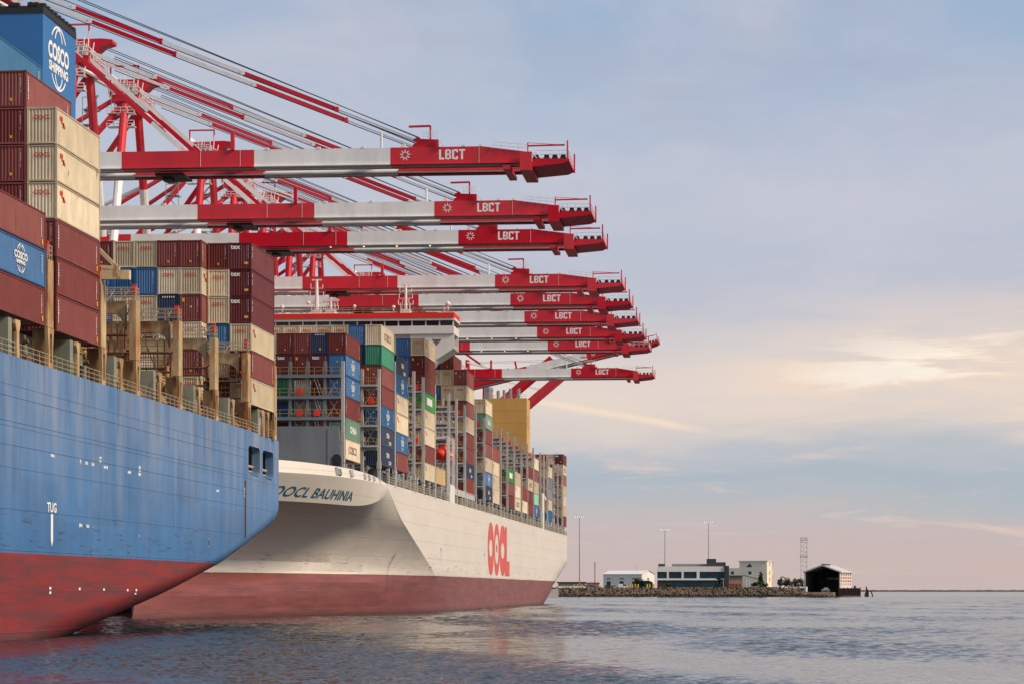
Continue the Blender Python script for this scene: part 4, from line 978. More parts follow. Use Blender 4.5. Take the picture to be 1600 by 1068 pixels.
# --- funnel aft
UY = 601.0; ux = px2x(823, UY); uz = zpy(621, UY)
mb = MB(); mb.box(ux-11.5, ux, UY, UY+8.6, OZD, uz); fun2 = mb.build('funnel', TAN, white, ORGO)
SILV = paint('dull exhaust pipe steel', (.36,.37,.38), .35, .2, .8, metal=.7, dirt=.4)
for px, r_, top, cap in ((763.5,1.15,604,1),(778.5,.42,609,0),(787.5,.36,608,0),(797.5,.42,606,0),(810.5,.42,606,0)):
    mb = MB(); x = px2x(px, UY+3); zt2 = zpy(top, UY+3); mb.tube((x,UY+3,uz-.5 if px > 768 else OZD+22),(x,UY+3,zt2),r_,14); mb.tube((x,UY+3,zt2-.9),(x,UY+3,zt2-.5),r_*1.12,14)
    o = mb.build('exhaust_pipe', SILV, fun2); o.location = NO
for z_ in (uz-3.2, uz-6.4, uz-9.6): mb = MB(); mb.box(ux-11.5, ux+.02, UY-.03, UY-.002, z_-.05, z_); mb.build('plate_seam', TAN, fun2).location = NO
mb = MB(); mb.rail([(ux-11.3,UY+.1,uz),(ux-.1,UY+.1,uz)], .9, .03, 1.2, 1); o = mb.build('funnel_rail', RAILW, fun2, kind='stuff'); o.location = NO
mb = MB(); mb.box(ux+.002, ux+.06, UY+2.2, UY+6.4, uz-7.5, uz-4.5); o = mb.build('louvre', paint('tan louvre', (.5,.3,.1), .6), fun2); o.location = NO
mb = MB(); mb.box(ux-20, ux-1, UY+1, UY+14, OZD, uz-12); mb.build('engine_casing', OWHITE, white, ORGO)
# second boat davit and crane near the funnel
LY2 = Yof(849, OX); mb = MB(); mb.box(OX-.6, OX-.02, LY2-1, LY2+2.2, OZD, OZD+4.6); mb.beam((OX-.3,LY2,OZD+9.2),(OX-.3,LY2+9,OZD+8.2),.5,.7); mb.tube((OX-.3,LY2+.3,OZD+4),(OX-.3,LY2+.3,OZD+9.4),.45); mb.build('provision_crane', OWHITE, white, ORGO)

# ================================================================== SHIP-TO-SHORE CRANES
GZ0, GZ1 = 60.0, 62.32; GY = 3.5; HX = -104.0
BANDS = [(-29.6,-48.3,0),(-48.3,-66.7,1),(-66.7,-84.8,0),(-84.8,-103.0,1)]
BACK = [(-103.0,-121,0),(-121,-139,1),(-139,-166,0)]
LAMPY = emit('lit yellow floodlight', (1.0,.74,.30), 3.0)
def star_mesh(mb, x, z, y, R=.80):
    for k in range(9):
        a = 2*pi*k/9+pi/2; b1 = a+.30; b2 = a-.30
        p = lambda r, t: (x+r*cos(t), y, z+r*sin(t))
        mb.add([p(R*.44,a),p(R*.74,b1*.35+a*.65),p(R,a),p(R*.74,b2*.35+a*.65)], [(0,1,2,3)])
        mb.add([p(R*.44,a),p(R*.36,a+.35),p(R*.74,b1*.35+a*.65)], [(0,1,2)])
        mb.add([p(R*.44,a),p(R*.36,a-.35),p(R*.74,b2*.35+a*.65)], [(0,1,2)])
def block_letters(mb, txt, x0, z0, h, w, gap, st, y):
    G = {'L': ['v0', 'h0'], 'B': ['v0','v1','h0','h1','h2'], 'C': ['v0','h0','h2','c1'], 'T': ['vm','h2']}
    for ch in txt:
        def R(a, b_, c_, d): mb.quad((x0+a,y,z0+c_),(x0+b_,y,z0+c_),(x0+b_,y,z0+d),(x0+a,y,z0+d))
        ww = w*(.86 if ch == 'L' else 1)
        if ch == 'L': R(0,st,0,h); R(st,ww,0,st*.95)
        if ch == 'B': R(0,st,.06,h-.06); R(ww-st,ww,.1,h*.5-.05); R(ww-st,ww,h*.5+.05,h-.1); R(st,ww-st,0,st*.85); R(st,ww-st,h*.5-st*.4,h*.5+st*.4); R(st,ww-st,h-st*.85,h)
        if ch == 'C': R(0,st,.06,h-.06); R(st,ww-.02,0,st*.9); R(st,ww-.02,h-st*.9,h); R(ww-st,ww,st*.9,h*.3); R(ww-st,ww,h*.7,h-st*.9)
        if ch == 'T': R(ww*.5-st*.5,ww*.5+st*.5,0,h-st*.9); R(0,ww,h-st*.9,h)
        x0 += ww+gap
def rot_boom(o, ang, piv=(HX, 61.0)):
    """tilt a boom part about the hinge (around Y)"""
    ca, sa = cos(ang), sin(ang)
    for v in o.data.vertices:
        dx, dz = v.co.x-piv[0], v.co.z-piv[1]; v.co.x = piv[0]+dx*ca-dz*sa; v.co.z = piv[1]+dx*sa+dz*ca
def make_crane(label, boom_ang=0.0, lights=False, tip=1.0):
    root = thing('gantry_crane', (0,0,0), label, 'crane', 'red and white quay cranes'); boomparts = []
    def part(mb, name, mat, par=None, kind=None, boom=False, smooth=False):
        o = link(name, mb.mesh(name, mat if isinstance(mat, list) else [mat], smooth=smooth), par or root, kind=kind)
        if boom: boomparts.append(o)
        return o
    def bandbox(mb, segs, y0, y1, z0, z1):
        for a, b_, c_ in segs: mb.box(b_, a, y0, y1, z0, z1, c_)
    # boom girders
    for s_ in (-1, 1):
        yc = s_*GY; mb = MB()
        for a, b_, c_ in BANDS:
            if a > -30:
                mb.prism([(b_,GZ0),(a,GZ0),(a,61.45),(-36.0,GZ1),(b_,GZ1)], 1, yc-.65, yc+.65, 0)
            else: mb.box(b_, a-.001, yc-.65, yc+.65, GZ0, GZ1, c_)
            mb.box(b_, a-.001, yc-.95*1.0, yc-.651, GZ0-.0, GZ0+.10, c_); mb.box(b_, a-.001, yc-s_*.66-.35, yc-s_*.66+.35, GZ0-.12, GZ0-.004, c_)
            mb.box(b_, a-.001, min(yc-s_*.66,yc-s_*1.9), max(yc-s_*.66,yc-s_*1.9), GZ0+.15, GZ0+.32, c_)
        g = part(mb, 'boom_girder', [RED, WHITE], boom=True)
        mb = MB(); mb.box(-103,-31, yc-s_*1.9-.12, yc-s_*1.9+.12, GZ0-.05, GZ0+.148); mb.box(-103,-31, yc-.5, yc-.3, GZ0-.22, GZ0-.121); part(mb, 'trolley_rail', STEEL, g, boom=True)
        mb = MB(); bandbox(mb, BACK, yc-.65, yc+.65, GZ0, GZ1); part(mb, 'main_girder', [RED, WHITE])
        if s_ == -1:
            m = MB(); star_mesh(m, -46.3, 61.30, yc-.665); part(m, 'star_emblem', LETTER, g, boom=True)
            m = MB(); block_letters(m, 'LBCT', -41.75, 60.62, 1.36, .80, .13, .27, yc-.666); part(m, 'lettering', LETTER, g, boom=True)
            m = MB()
            for x in (-36.4, -68.6, -74): m.box(x-.02, x+.02, yc-.69, yc-.652, GZ0+.1, GZ1)
            part(m, 'boom_seam', WHITE, g, boom=True)
    # tip: cross beam, hinged platform, rails, davit
    mb = MB(); mb.box(-30.9,-29.3,-4.75,4.75,58.95,60.0-.002); mb.box(-30.9,-29.3,-4.75,-4.5,60.0,61.4); mb.box(-30.9,-29.3,4.5,4.75,60,61.4); mb.box(-33.2,-32.2,-4.4,4.4,59.2,59.68); part(mb, 'boom_end_beam', RED, boom=True)
    mb = MB(); mb.prism([(-29.28,59.5),(-25.2,59.85),(-24.4,60.2),(-24.4,60.5),(-29.28,60.6)], 1, -4.3, 4.3); part(mb, 'tip_platform', RED, boom=True)
    mb = MB()
    mb.rail([(-29.2,-4.2,60.55),(-24.5,-4.2,60.5),(-24.5,4.2,60.5)], 1.1, .035, 1.2, 1); mb.rail([(-34.5,-4.4,61.95),(-30,-4.4,61.5)], .9, .03, 1.2, 1)
    mb.beam((-29.4,-4.3,61.5),(-28.7,-4.3,60.6),.3,.12); mb.beam((-29.0,-3.2,61.6),(-28.3,-3.2,60.7),.3,.12); part(mb, 'tip_railing', WHITE, kind='stuff', boom=True)
    mb = MB(); mb.tube((-24.6,-4.2,60.3),(-24.6,-4.2,62.9),.11); part(mb, 'tip_mast', RED, boom=True); mb = MB(); mb.tube((-24.3,3.8,60.0),(-24.3,3.8,62.6),.11); part(mb, 'tip_mast', RED, boom=True); mb = MB(); mb.beam((-29.9,-4.0,61.4),(-29.9,-4.0,62.75),.14); mb.beam((-29.9,-4.0,62.3),(-25.0,-4.0,62.35),.2); mb.beam((-29.9,-4.0,62.7),(-26.0,-4.0,62.42),.06)
    part(mb, 'tip_davit', RED, boom=True)
    for x in (-28.8,-27.4,-26.3,-25.2):
        mb = MB(); mb.cbox((x,-3.9,60.95),(.62,.5,.4)); mb.box(x-.4,x+.4,-4.25,-3.6,60.6,60.74); part(mb, 'rope_sheave', DARK, boom=True)
    # stay bracket and small davit on the boom
    for yc in (-GY, GY):
        mb = MB(); mb.prism([(-45.4,GZ1),(-41.9,GZ1),(-41.9,63.35),(-44.2,63.45),(-44.6,63.75),(-45.3,63.4),(-44.7,63.0),(-45.3,62.7)], 1, yc-.5, yc+.5); part(mb, 'stay_bracket', RED, boom=True)
    mb = MB(); mb.beam((-43.0,-GY,63.3),(-43.0,-GY,65.3),.22); mb.beam((-43.0,-GY,65.25),(-45.9,-GY,65.2),.26); part(mb, 'service_davit', RED, boom=True)
    mb = MB(); mb.rail([(-43.8,-4.3,63.4),(-41.9,-4.3,63.4)], 1.0, .03, .7, 2); mb.beam((-42,-4.4,63.6),(-41.2,-4.4,62.4),.4,.08); mb.box(-46.9,-46.3,-4.1,-3.7,GZ1,GZ1+.45)
    for x in (-38.5,-36.2,-52,-58,-65,-70,-90): mb.box(x-.25,x+.25,-4.2,-3.8,GZ1,GZ1+.25)
    mb.tube((-49.5,-4,GZ1),(-49.5,-4,64.3),.16); part(mb, 'boom_fittings', WHITE, kind='stuff', boom=True)
    mb = MB(); mb.beam((-69.6,-4.2,GZ1),(-69.6,-4.2,64.6),.5); part(mb, 'boom_post', RED, boom=True)
    # cross ties between girders
    for x in (-52,-70,-88): 
        mb = MB(); mb.box(x-.4,x+.4,-GY+.66,GY-.66,GZ0+.9,GZ1-.1); part(mb, 'cross_tie', WHITE if x in (-52,-88) else RED, boom=True)
    for k in range(4 if lights else 0):
        mb = MB(); x = -53-5.5*k; mb.box(x-.12,x+.12,-GY-.5,-GY-.2,GZ0-.22,GZ0-.13) ; part(mb, 'floodlight', LAMPY, boom=True)
    # trolley and cab
    mb = MB(); mb.box(-80.6,-76.8,-2.6,2.6,59.35,59.7); mb.box(-79.9,-78.9,-1.2,1.2,59.0,59.36); part(mb, 'trolley', DARK)
    # forestays: outer and inner pairs
    ax, azz = -104.0, 87.0
    def P_out(t, y): return Vector((ax+(-44.6-ax)*t, y, azz+(63.3-azz)*t))
    so, ph = sin(boom_ang), cos(boom_ang)
    stays = []
    for s_ in (-1, 1):
        a = Vector((ax, s_*3.9, azz)); b_ = Vector((-44.7, s_*GY, 63.3)); c_ = Vector((-76.7, s_*GY, 62.6))
        if boom_ang:
            for q in (b_, c_):
                dx, dz = q.x-HX, q.z-61.0; q.x = HX+dx*ph-dz*so; q.z = 61.0+dx*so+dz*ph
        L_ = b_.x-a.x
        for x0, x1, mt, wd in ((-104,-91.3,WHITE,.42),(-91.3,-79.4,RED,.52),(-79.4,-68.2,WHITE,.42),(-68.2,-55.5,RED,.52),(-55.5,-44.7,WHITE,.2)):
            t0, t1 = (x0+104)/59.3, (x1+104)/59.3; p0 = a+(b_-a)*t0; p1 = a+(b_-a)*(t1-.002); mb = MB(); mb.beam(p0, p1, wd*.7, wd)
            if wd > .4: mb.cbox(p1, (.5,.6,.6))
            part(mb, 'forestay', mt)
        for t0, t1, mt in ((0,.42,WHITE),(.42,.85,RED),(.85,1,WHITE)):
            mb = MB(); mb.beam(a+(c_-a)*t0, a+(c_-a)*(t1-.003), .38, .55); part(mb, 'inner_forestay', mt)
        for dz, dy in ((1.3,.25),(.9,-.25),(-.9,.1)):
            mb = MB(); mb.tube(a+Vector((4,dy,dz-1.2)), b_+Vector((.3,dy,.35 if dz > 0 else -.35)), .06, 4); part(mb, 'hoist_rope', ROPE)
    # A-frame and head
    for s_ in (-1, 1):
        top = Vector((HX, s_*3.9, 84.5)); bot = Vector((HX, s_*11, 60)); md = top+(bot-top)*.52
        mb = MB(); mb.tube(md, top, .72, 10); part(mb, 'mast_leg', RED, smooth=False); mb = MB(); mb.tube(bot, md, .72, 10); part(mb, 'mast_leg', WHITE)
        bt = Vector((-140, s_*8, 62.5)); d = bt-top; tt = top+Vector((-.5,0,1))
        mb = MB(); mb.tube(tt, tt+d*.45, .42, 8); part(mb, 'backstay', RED); mb = MB(); mb.tube(tt+d*.45, tt+d*.7, .42, 8); part(mb, 'backstay', WHITE); mb = MB(); mb.tube(tt+d*.7, bt, .42, 8); part(mb, 'backstay', RED)
        m1 = top+(bot-top)*.5; mb = MB(); mb.tube(m1, Vector((-128, s_*9, 62)), .34, 8); part(mb, 'mast_brace', WHITE); mb = MB(); mb.tube(top, Vector((-122, s_*9, 62)), .5, 8); part(mb, 'mast_brace', RED)
        mb = MB(); mb.tube(Vector((-125, s_*9, 62)), Vector((-125, s_*9, 70)), .3, 8); part(mb, 'strut', WHITE)
    mb = MB(); mb.box(-106,-101.6,-4.9,4.9,84.2,85.3); mb.prism([(-105.5,85.3),(-101.6,86.6),(-100.4,87.6),(-98.9,88.0),(-98.9,88.5),(-100.6,88.7),(-106.5,88.6),(-106.8,85.3)], 1, -1.3, 1.3); hd = part(mb, 'mast_head', RED)
    mb = MB()
    for x in (-106.5,-101.5): mb.rail([(x,-5.2,85.3),(x,5.2,85.3)], 1.2, .05, 1.5, 1)
    for y in (-5.2,5.2): mb.rail([(-106.5,y,85.3),(-101.5,y,85.3)], 1.2, .05, 1.5, 1)
    for k in range(7): mb.tube((-105.5+k*.75,-4.9,85.3),(-105.2+k*.75,-4.9,87.2+(k%3)*.9),.09,5)
    for k in range(12): x = -106.2+.45*k; mb.beam((x,-4.6+.7*(k%3),82.5+(k%4)*.6),(x+.2*(-1)**k,-4.6+.7*(k%3),86.0+(k%5)*.5),.12)
    for z in (80,82.2,86.8): mb.box(-106.8,-102.2,-5.1,-3.4,z,z+.1); mb.rail([(-106.8,-5.1,z),(-102.2,-5.1,z)], 1.0, .05, 1.1, 1)
    mb.tube((-104,-4.2,84),(-99.5,-4.0,81.6),.28,8); mb.tube((-104,4.2,84),(-99.5,4.0,81.6),.28,8)
    mb.box(-107,-106.9,-3,3,85.3,89.5); part(mb, 'head_railing', WHITE, hd, kind='stuff')
    mb = MB(); mb.beam((-106.3,-4.5,85.3),(-106.3,-4.5,90.2),.24); mb.beam((-101.6,-4.5,85.3),(-101.6,-4.5,90.2),.24); mb.beam((-106.4,-4.5,90.1),(-101.5,-4.5,90.1),.26); part(mb, 'head_davit', RED, hd)
    # stair tower beside the mast
    mb = MB()
    for k in range(9):
        z = 62+k*2.5; x = -108.4; mb.box(x-1.2,x+1.2,-9.5,-7.2,z,z+.1); mb.beam((x-1.1*(-1)**k,-8.4,z),(x+1.1*(-1)**k,-8.4,z+2.5),.7,.12)
    mb.rail([(-109.6,-9.5,62),(-107.2,-9.5,62)], 22, .05, 2.4, 8); part(mb, 'stair_tower', STEEL, kind='stuff')
    # lattice ladder mast and platforms landside
    mb = MB()
    for xx in (-115,-112.6):
        for yy in (-9.6,-8): mb.tube((xx,yy,58),(xx,yy,70),.09,5)
    for k in range(7): z = 58+k*1.9; mb.beam((-115,-9.6,z),(-112.6,-9.6,z+1.9),.08); mb.box(-115.4,-112.2,-9.9,-7.7,z,z+.12) if k%2 else None
    part(mb, 'access_frame', RED, kind='stuff')
    # legs, sills, portal
    for x in (-107.0,-137.5):
        for s_ in (-1,1):
            mb = MB(); mb.box(x-.85,x+.85,s_*11-.75,s_*11+.75,22,59.9); lg = part(mb, 'leg', WHITE); mb = MB(); mb.box(x-.95,x+.95,s_*11-.85,s_*11+.85,7,21.99); part(mb, 'lower_leg', RED, lg)
        mb = MB(); mb.box(x-1,x+1,-12.5,12.5,5.3,6.98); part(mb, 'sill_beam', RED); mb = MB(); mb.box(x-.8,x+.8,-10.2,10.2,57.6,59.85); part(mb, 'cross_beam', WHITE)
        for s_ in (-1,1):
            mb = MB(); mb.box(x-.6,x+.6,s_*9-3,s_*9+3,4.41,5.28); part(mb, 'bogie', DARK)
    for s_ in (-1,1):
        mb = MB(); mb.box(-136.6,-107.9,s_*11-.7,s_*11+.7,20.2,21.9); part(mb, 'portal_beam', RED); mb = MB(); mb.tube((-107.5,s_*11,24),(-136.5,s_*11,56),.5,8); part(mb, 'leg_brace', RED)
    mb = MB(); mb.box(-160,-144,-6,6,62.4,68.4); mb.prism([(-6.1,68.4),(6.1,68.4),(0,69.6)], 0, -160.2, -143.8); part(mb, 'machinery_house', WHITE)
    for o in boomparts:
        if tip != 1.0:
            for v in o.data.vertices:
                if v.co.x > -36: v.co.x = -36+(v.co.x+36)*tip
        if boom_ang: rot_boom(o, boom_ang)
    # store verts about the base
    root.location = (-122, 0, 4.4)
    for o in root.children_recursive:
        if o.parent is root: o.location = (122, 0, -4.4)
    return root
CR_PX = [633,699,735,790,813,834,853,869,904]
WHERE = ['nearest of the row, its boom highest in the picture','second of the row, boom just under the first','third of the row, lit floodlights under its boom','fourth, boom crossing just above the white ship bridge',
         'fifth, boom partly hidden by the white ship bridge','sixth, boom emerging right of the bridge wing','seventh, third from last of the closely spaced booms','eighth, boom second lowest in the row','boom lowest and standing apart above the tan funnel']
c0 = cl_ = None
for i, px in enumerate(CR_PX):
    yc = Yof(px, -46.3)+GY+.66
    lab = 'red and white gantry crane, '+WHERE[i]
    if i in (2,6,7):
        if cl_ is None: cl_ = make_crane(lab, 0.0, True); c = cl_
        else: c = copy_tree(cl_); c['label'] = lab
    elif i == 8: c = make_crane(lab, 0.0, False, .82)
    elif c0 is None: c0 = make_crane(lab); c = c0
    else: c = copy_tree(c0); c['label'] = lab
    c.location.y = yc; c.location.z = 4.4 + (Zof({633:244,699:326,735:370,790:438,813:467,834:494,853:518,869:538,904:581}[px], -46.3, yc-GY) - 61.3)*.999
c = make_crane('far gantry crane with boom tip raised slightly behind the lowest of the row', radians(13), False, .82); c.location.y = 690
# a farther, smaller crane with its boom cocked up behind the funnel
root = thing('gantry_crane', (-122, 905, 4.4), 'small far red crane with steeply raised boom behind the tan funnel', 'crane', 'red and white quay cranes')
hp = Vector((-104, 905, 64)); dr = Vector((cos(radians(40)), 0, sin(radians(40))))
for s_ in (-1,1):
    mb = MB(); mb.beam(hp+Vector((0,s_*4.5,0)), hp+Vector((0,s_*4.5,0))+dr*39, 1.4, 2.5); mb.build('boom_girder', RED, root, tuple(root.location))
    for x in (-107,-137): mb = MB(); mb.box(x-.9,x+.9,905+s_*10-.8,905+s_*10+.8,4.4,64); mb.build('leg', WHITE, root, tuple(root.location))
    mb = MB(); mb.box(-160,-104,905+s_*4.5-.7,905+s_*4.5+.7,62.5,65); mb.build('main_girder', RED, root, tuple(root.location))
    for o_ in (0,1.2): mb = MB(); mb.tube((-106,905+s_*2,88), hp+Vector((o_,s_*3,1.5))+dr*(36-o_*8), .14, 5); mb.build('forestay', WHITE, root, tuple(root.location))
mb = MB(); mb.tube((-106,901,64),(-106,904,89),.7); mb.tube((-106,909,64),(-106,906,89),.7); mb.build('mast', RED, root, tuple(root.location))
c = copy_tree(root); c.location.y = 850; c['label'] = 'second small far red crane with raised boom, left of the tan funnel corner'

# ================================================================== FAR SHORE
DS = 1303.0; SS = F/DS
LANDZ = 5.0
GRASS = paint('dry shore grass', (.07,.085,.035), .9, .3, .15); SOIL = paint('bare ground', (.17,.13,.09), .9, .25, .1)
def ground_poly():
    fr = [(700,0),(860,0),(1000,1),(1130,2),(1215,2),(1248,8)]
    mb = MB(); pts = [W(px, CY, DS+9+e) for px, e in fr]; back = [W(px, CY, d) for px, d in ((1262,1400),(1240,1600),(1100,1900),(650,1900))]
    poly = [(p.x, p.y) for p in pts+back]; mb.prism(poly, 2, -4, LANDZ); mb.build('headland', GRASS, kind='structure')
    pts = [W(px, CY, d) for px, d in ((1205,DS+7),(1252,DS+9),(1300,1318),(1315,1345),(1300,1420),(1200,1420))]; mb = MB(); mb.prism([(p.x,p.y) for p in pts], 2, -4, 2.6); mb.build('low_shore', SOIL, kind='structure')
ground_poly()
ROCK = paint('revetment rock', (.16,.115,.085), .9, .4, .3, dirt=.6, dirtcol=(.05,.04,.035), rscale=.5, streak=False)
WETROCK = paint('wet weedy rock', (.035,.032,.028), .7, .3, .3)
def revetment():
    r = random.Random(21)
    for nm, mt, za, zb, n in (('revetment_rocks', ROCK, 1.1, LANDZ+.25, 2600), ('tidal_rocks', WETROCK, -.4, 1.3, 1300)):
        mb = MB()
        for k in range(n):
            px = r.uniform(690, 1300); top = LANDZ+.2 if px < 1235 else max(1.6, LANDZ-(px-1235)/30*2.8)
            t = r.random(); z = za+(min(zb,top)-za)*t
            if z > top: continue
            p = W(px, CY, DS+ (z/LANDZ)*9.0 + r.uniform(-.5,.5) + (0 if px < 1230 else (px-1230)*.22)); p.z = z
            s_ = r.uniform(.45,1.15); rot = Matrix.Rotation(r.uniform(0,6.3),3,'Z') @ Matrix.Rotation(r.uniform(0,1.2),3,'X')
            base = [Vector(v) for v in ((1,0,-.2),(.3,.9,0),(-.8,.6,.1),(-.9,-.5,-.1),(.2,-1,.1),(0,0,.8),(0,.1,-.8))]
            vs = [p + rot @ Vector((v.x*s_*r.uniform(.7,1.2), v.y*s_*r.uniform(.7,1.2), v.z*s_*r.uniform(.6,1.0))) for v in base]
            mb.add(vs, [(0,1,5),(1,2,5),(2,3,5),(3,4,5),(4,0,5),(1,0,6),(2,1,6),(3,2,6),(4,3,6),(0,4,6)])
        o = mb.build(nm, mt, kind='stuff'); o['label'] = 'brown armour rocks sloping down to the water' if mt is ROCK else 'dark wet rocks along the waterline of the headland'; o['category'] = 'rocks'
revetment()
WALLW = paint('white render', (.72,.71,.68), .8, .06, .1, dirt=.12, dirtcol=(.35,.33,.3)); GLASSB = paint('blue grey glazing', (.012,.04,.065), .25, .3, .3, spec=.3)
CHAR = paint('charcoal cladding', (.035,.04,.05), .6, .1, .3); CREAM = paint('cream painted wall', (.76,.71,.60), .8, .08, .15); REDP = paint('faded red panel', (.35,.04,.04), .6, .15)
ROOFW = paint('white metal roof', (.72,.72,.72), .5, .05, .2); YEL = paint('yellow bollard paint', (.65,.42,.02), .5, .1); GREENT = paint('green netting', (.01,.17,.11), .7, .15, .8)
class Loc:
    """a building-sized thing: local x to the right, y away, z up, in metres, from photo pixels"""
    def __init__(s, name, label, cat, pxc, d, rz=None, z=LANDZ, group=None):
        s.s = F/d; s.pxc = pxc; s.d = d; p = W(pxc, CY, d); p.z = z; s.z0 = z
        s.o = thing(name, p, label, cat, group); s.o.rotation_euler = (0,0,(TH-atan((pxc-CX)/F)) if rz is None else rz)
    def x(s, px): return (px-s.pxc)/s.s
    def z(s, py): return CH+(CY-py)/s.s-s.z0
    def part(s, mb, name, mat, par=None, kind=None): return link(name, mb.mesh(name, [mat]), par or s.o, kind=kind)
# --- office block
b = Loc('office_building', 'low white and glass office building with charcoal end wall and roof plant room', 'building', 1083, 1322)
x0, x1, xe = b.x(1027), b.x(1131.5), b.x(1139); zt = b.z(884); zf = b.z(902.6); zf2 = b.z(905.5); zu = b.z(892.3)
mb = MB(); mb.box(x0, x1, .6, 22, -1, zt-.1); b.part(mb, 'core_wall', CHAR)
mb = MB(); mb.box(x0-.1, x1, .0, 22.1, zu, zt); b.part(mb, 'parapet', WALLW)
mb = MB(); mb.box(x0-.1, x1+.0, -.1, 1.0, zf2, zf); b.part(mb, 'floor_band', WALLW)
for px0, px1 in ((1042,1045),(1065,1068.3),(1088.5,1093)):
    mb = MB(); mb.box(b.x(px0), b.x(px1), .02, 1, zf+.001, zu-.001); b.part(mb, 'wall_pier', WALLW)
mb = MB(); mb.box(x1+.01, xe, -.8, 22, -1, b.z(883)); b.part(mb, 'end_wall', CHAR)
mb = MB(); mb.box(b.x(1129.5), b.x(1131.2), .05, .9, -1, zf2-.01); b.part(mb, 'corner_pier', WALLW)
for px0, px1, n in ((1027.5,1041.5,4),(1045.5,1064.5,6),(1069,1088,6),(1093.5,1131,11)):
    for k in range(n):
        a, c_ = b.x(px0+(px1-px0)*k/n)+.06, b.x(px0+(px1-px0)*(k+1)/n)-.06; mb = MB(); mb.box(a, c_, .45, .59, zf+.15, zu-.12); b.part(mb, 'window_pane', GLASSB)
for k in range(22):
    a, c_ = b.x(1046+83*k/22)+.07, b.x(1046+83*(k+1)/22)-.07; mb = MB(); mb.box(a, c_, .45, .59, .2, zf2-.15); b.part(mb, 'window_pane', GLASSB)
mb = MB(); mb.box(b.x(1050), b.x(1104), 6, 14, zt-.2, b.z(879.8)); b.part(mb, 'roof_screen', paint('grey roof screen', (.2,.2,.21), .7))
mb = MB(); mb.box(b.x(1104.2), b.x(1119), 4, 14, zt-.2, b.z(872)); mb.box(b.x(1119), b.x(1134), 4, 13, zt-.2, b.z(877.3)); b.part(mb, 'plant_room', CHAR)
mb = MB(); mb.box(b.x(1028.3), b.x(1038.5), 4, 10, zt-.2, b.z(879.8)); b.part(mb, 'roof_unit', CHAR)
# --- white block behind
b = Loc('white_building', 'plain white block with roof frame and sunlit yellowish end, behind the office', 'building', 1165, 1405, -radians(13))
mb = MB(); mb.box(b.x(1132), b.x(1155), 0, 18, -1, b.z(886.5)); b.part(mb, 'low_wing', CREAM)
mb = MB(); mb.box(b.x(1155), b.x(1199), 0, 18, -1, b.z(876.5)); w_ = b.part(mb, 'wall', CREAM)
mb = MB(); mb.box(b.x(1153), b.x(1200), -.6, 18.5, b.z(876.4), b.z(875)); b.part(mb, 'roof_slab', WALLW)
for px, py in ((1144,894),(1172,894)): mb = MB(); mb.box(b.x(px)-.9, b.x(px)+.9, -.06, -.005, b.z(py)-.9, b.z(py)+.9); b.part(mb, 'window', CHAR)
mb = MB(); mb.prism([(b.x(1166),b.z(885)),(b.x(1175.5),b.z(885)),(b.x(1172),b.z(879))], 1, -.08, -.01); b.part(mb, 'roof_opening', CHAR)
for py in (880,894,904): mb = MB(); mb.box(b.x(1199)+.01, b.x(1199)+.06, 6, 9, b.z(py)-1.2, b.z(py)+1.2); b.part(mb, 'end_window', TAN)
# --- low annex with sloping canopy
b = Loc('annex_building', 'low tan annex with red panels beside the office end wall', 'building', 1158, 1345)
mb = MB(); mb.box(b.x(1139.5), b.x(1160), 0, 8, -1, b.z(899)); b.part(mb, 'wall', paint('tan rendered wall', (.36,.29,.22), .8, .1))
mb = MB(); mb.prism([(b.x(1138),b.z(898.8)),(b.x(1138),b.z(898)),(b.x(1165),b.z(898)),(b.x(1188),b.z(904)),(b.x(1188),b.z(905)),(b.x(1165),b.z(899))], 1, -1, 8); b.part(mb, 'canopy', CHAR)
for px in (1166,1171,1180): mb = MB(); mb.tube((b.x(px),-.5,-1),(b.x(px),-.5,b.z(902)),.18); b.part(mb, 'post', WALLW)
for px in (1141.5,1146,1151,1156): mb = MB(); mb.box(b.x(px)-.7, b.x(px)+.7, -.06, -.005, .1, 2.6); b.part(mb, 'red_panel', REDP)
# --- warehouse
b = Loc('warehouse', 'white metal warehouse with three dark doorways and a pale gable end', 'building', 985, 1400, -radians(16))
xa, xb = b.x(940), b.x(1004); ze = b.z(896); D2 = 24.
mb = MB(); mb.box(xa, xb, 0, D2, -1, ze); mb.prism([(0,ze),(D2,ze),(D2/2,ze+2.0)], 0, xb-.3, xb); b.part(mb, 'wall', WALLW)
mb = MB(); mb.add([(xa-.5,-.6,ze),(xb+.5,-.6,ze),(xb+.5,D2/2,ze+2.3),(xa-.5,D2/2,ze+2.3),(xb+.5,D2+.6,ze),(xa-.5,D2+.6,ze)], [(0,1,2,3),(3,2,4,5)]); b.part(mb, 'roof', ROOFW)
for px in (949,970.5,991): 
    mb = MB(); mb.box(b.x(px)-1.25, b.x(px)+1.25, -.06, -.005, -.5, 4.2); b.part(mb, 'doorway', CHAR)
    mb = MB(); mb.box(b.x(px)-1.3, b.x(px)+1.3, -.08, -.005, 5.4, 6.1); b.part(mb, 'door_sign', REDP)
mb = MB(); mb.box(xb+.005, xb+.06, 10, 13.5, 5.0, 6.2); b.part(mb, 'gable_vent', REDP)
mb = MB(); mb.tube((b.x(987),D2*.4,ze),(b.x(987),D2*.4,b.z(882)),.12); b.part(mb, 'roof_pole', STEEL)
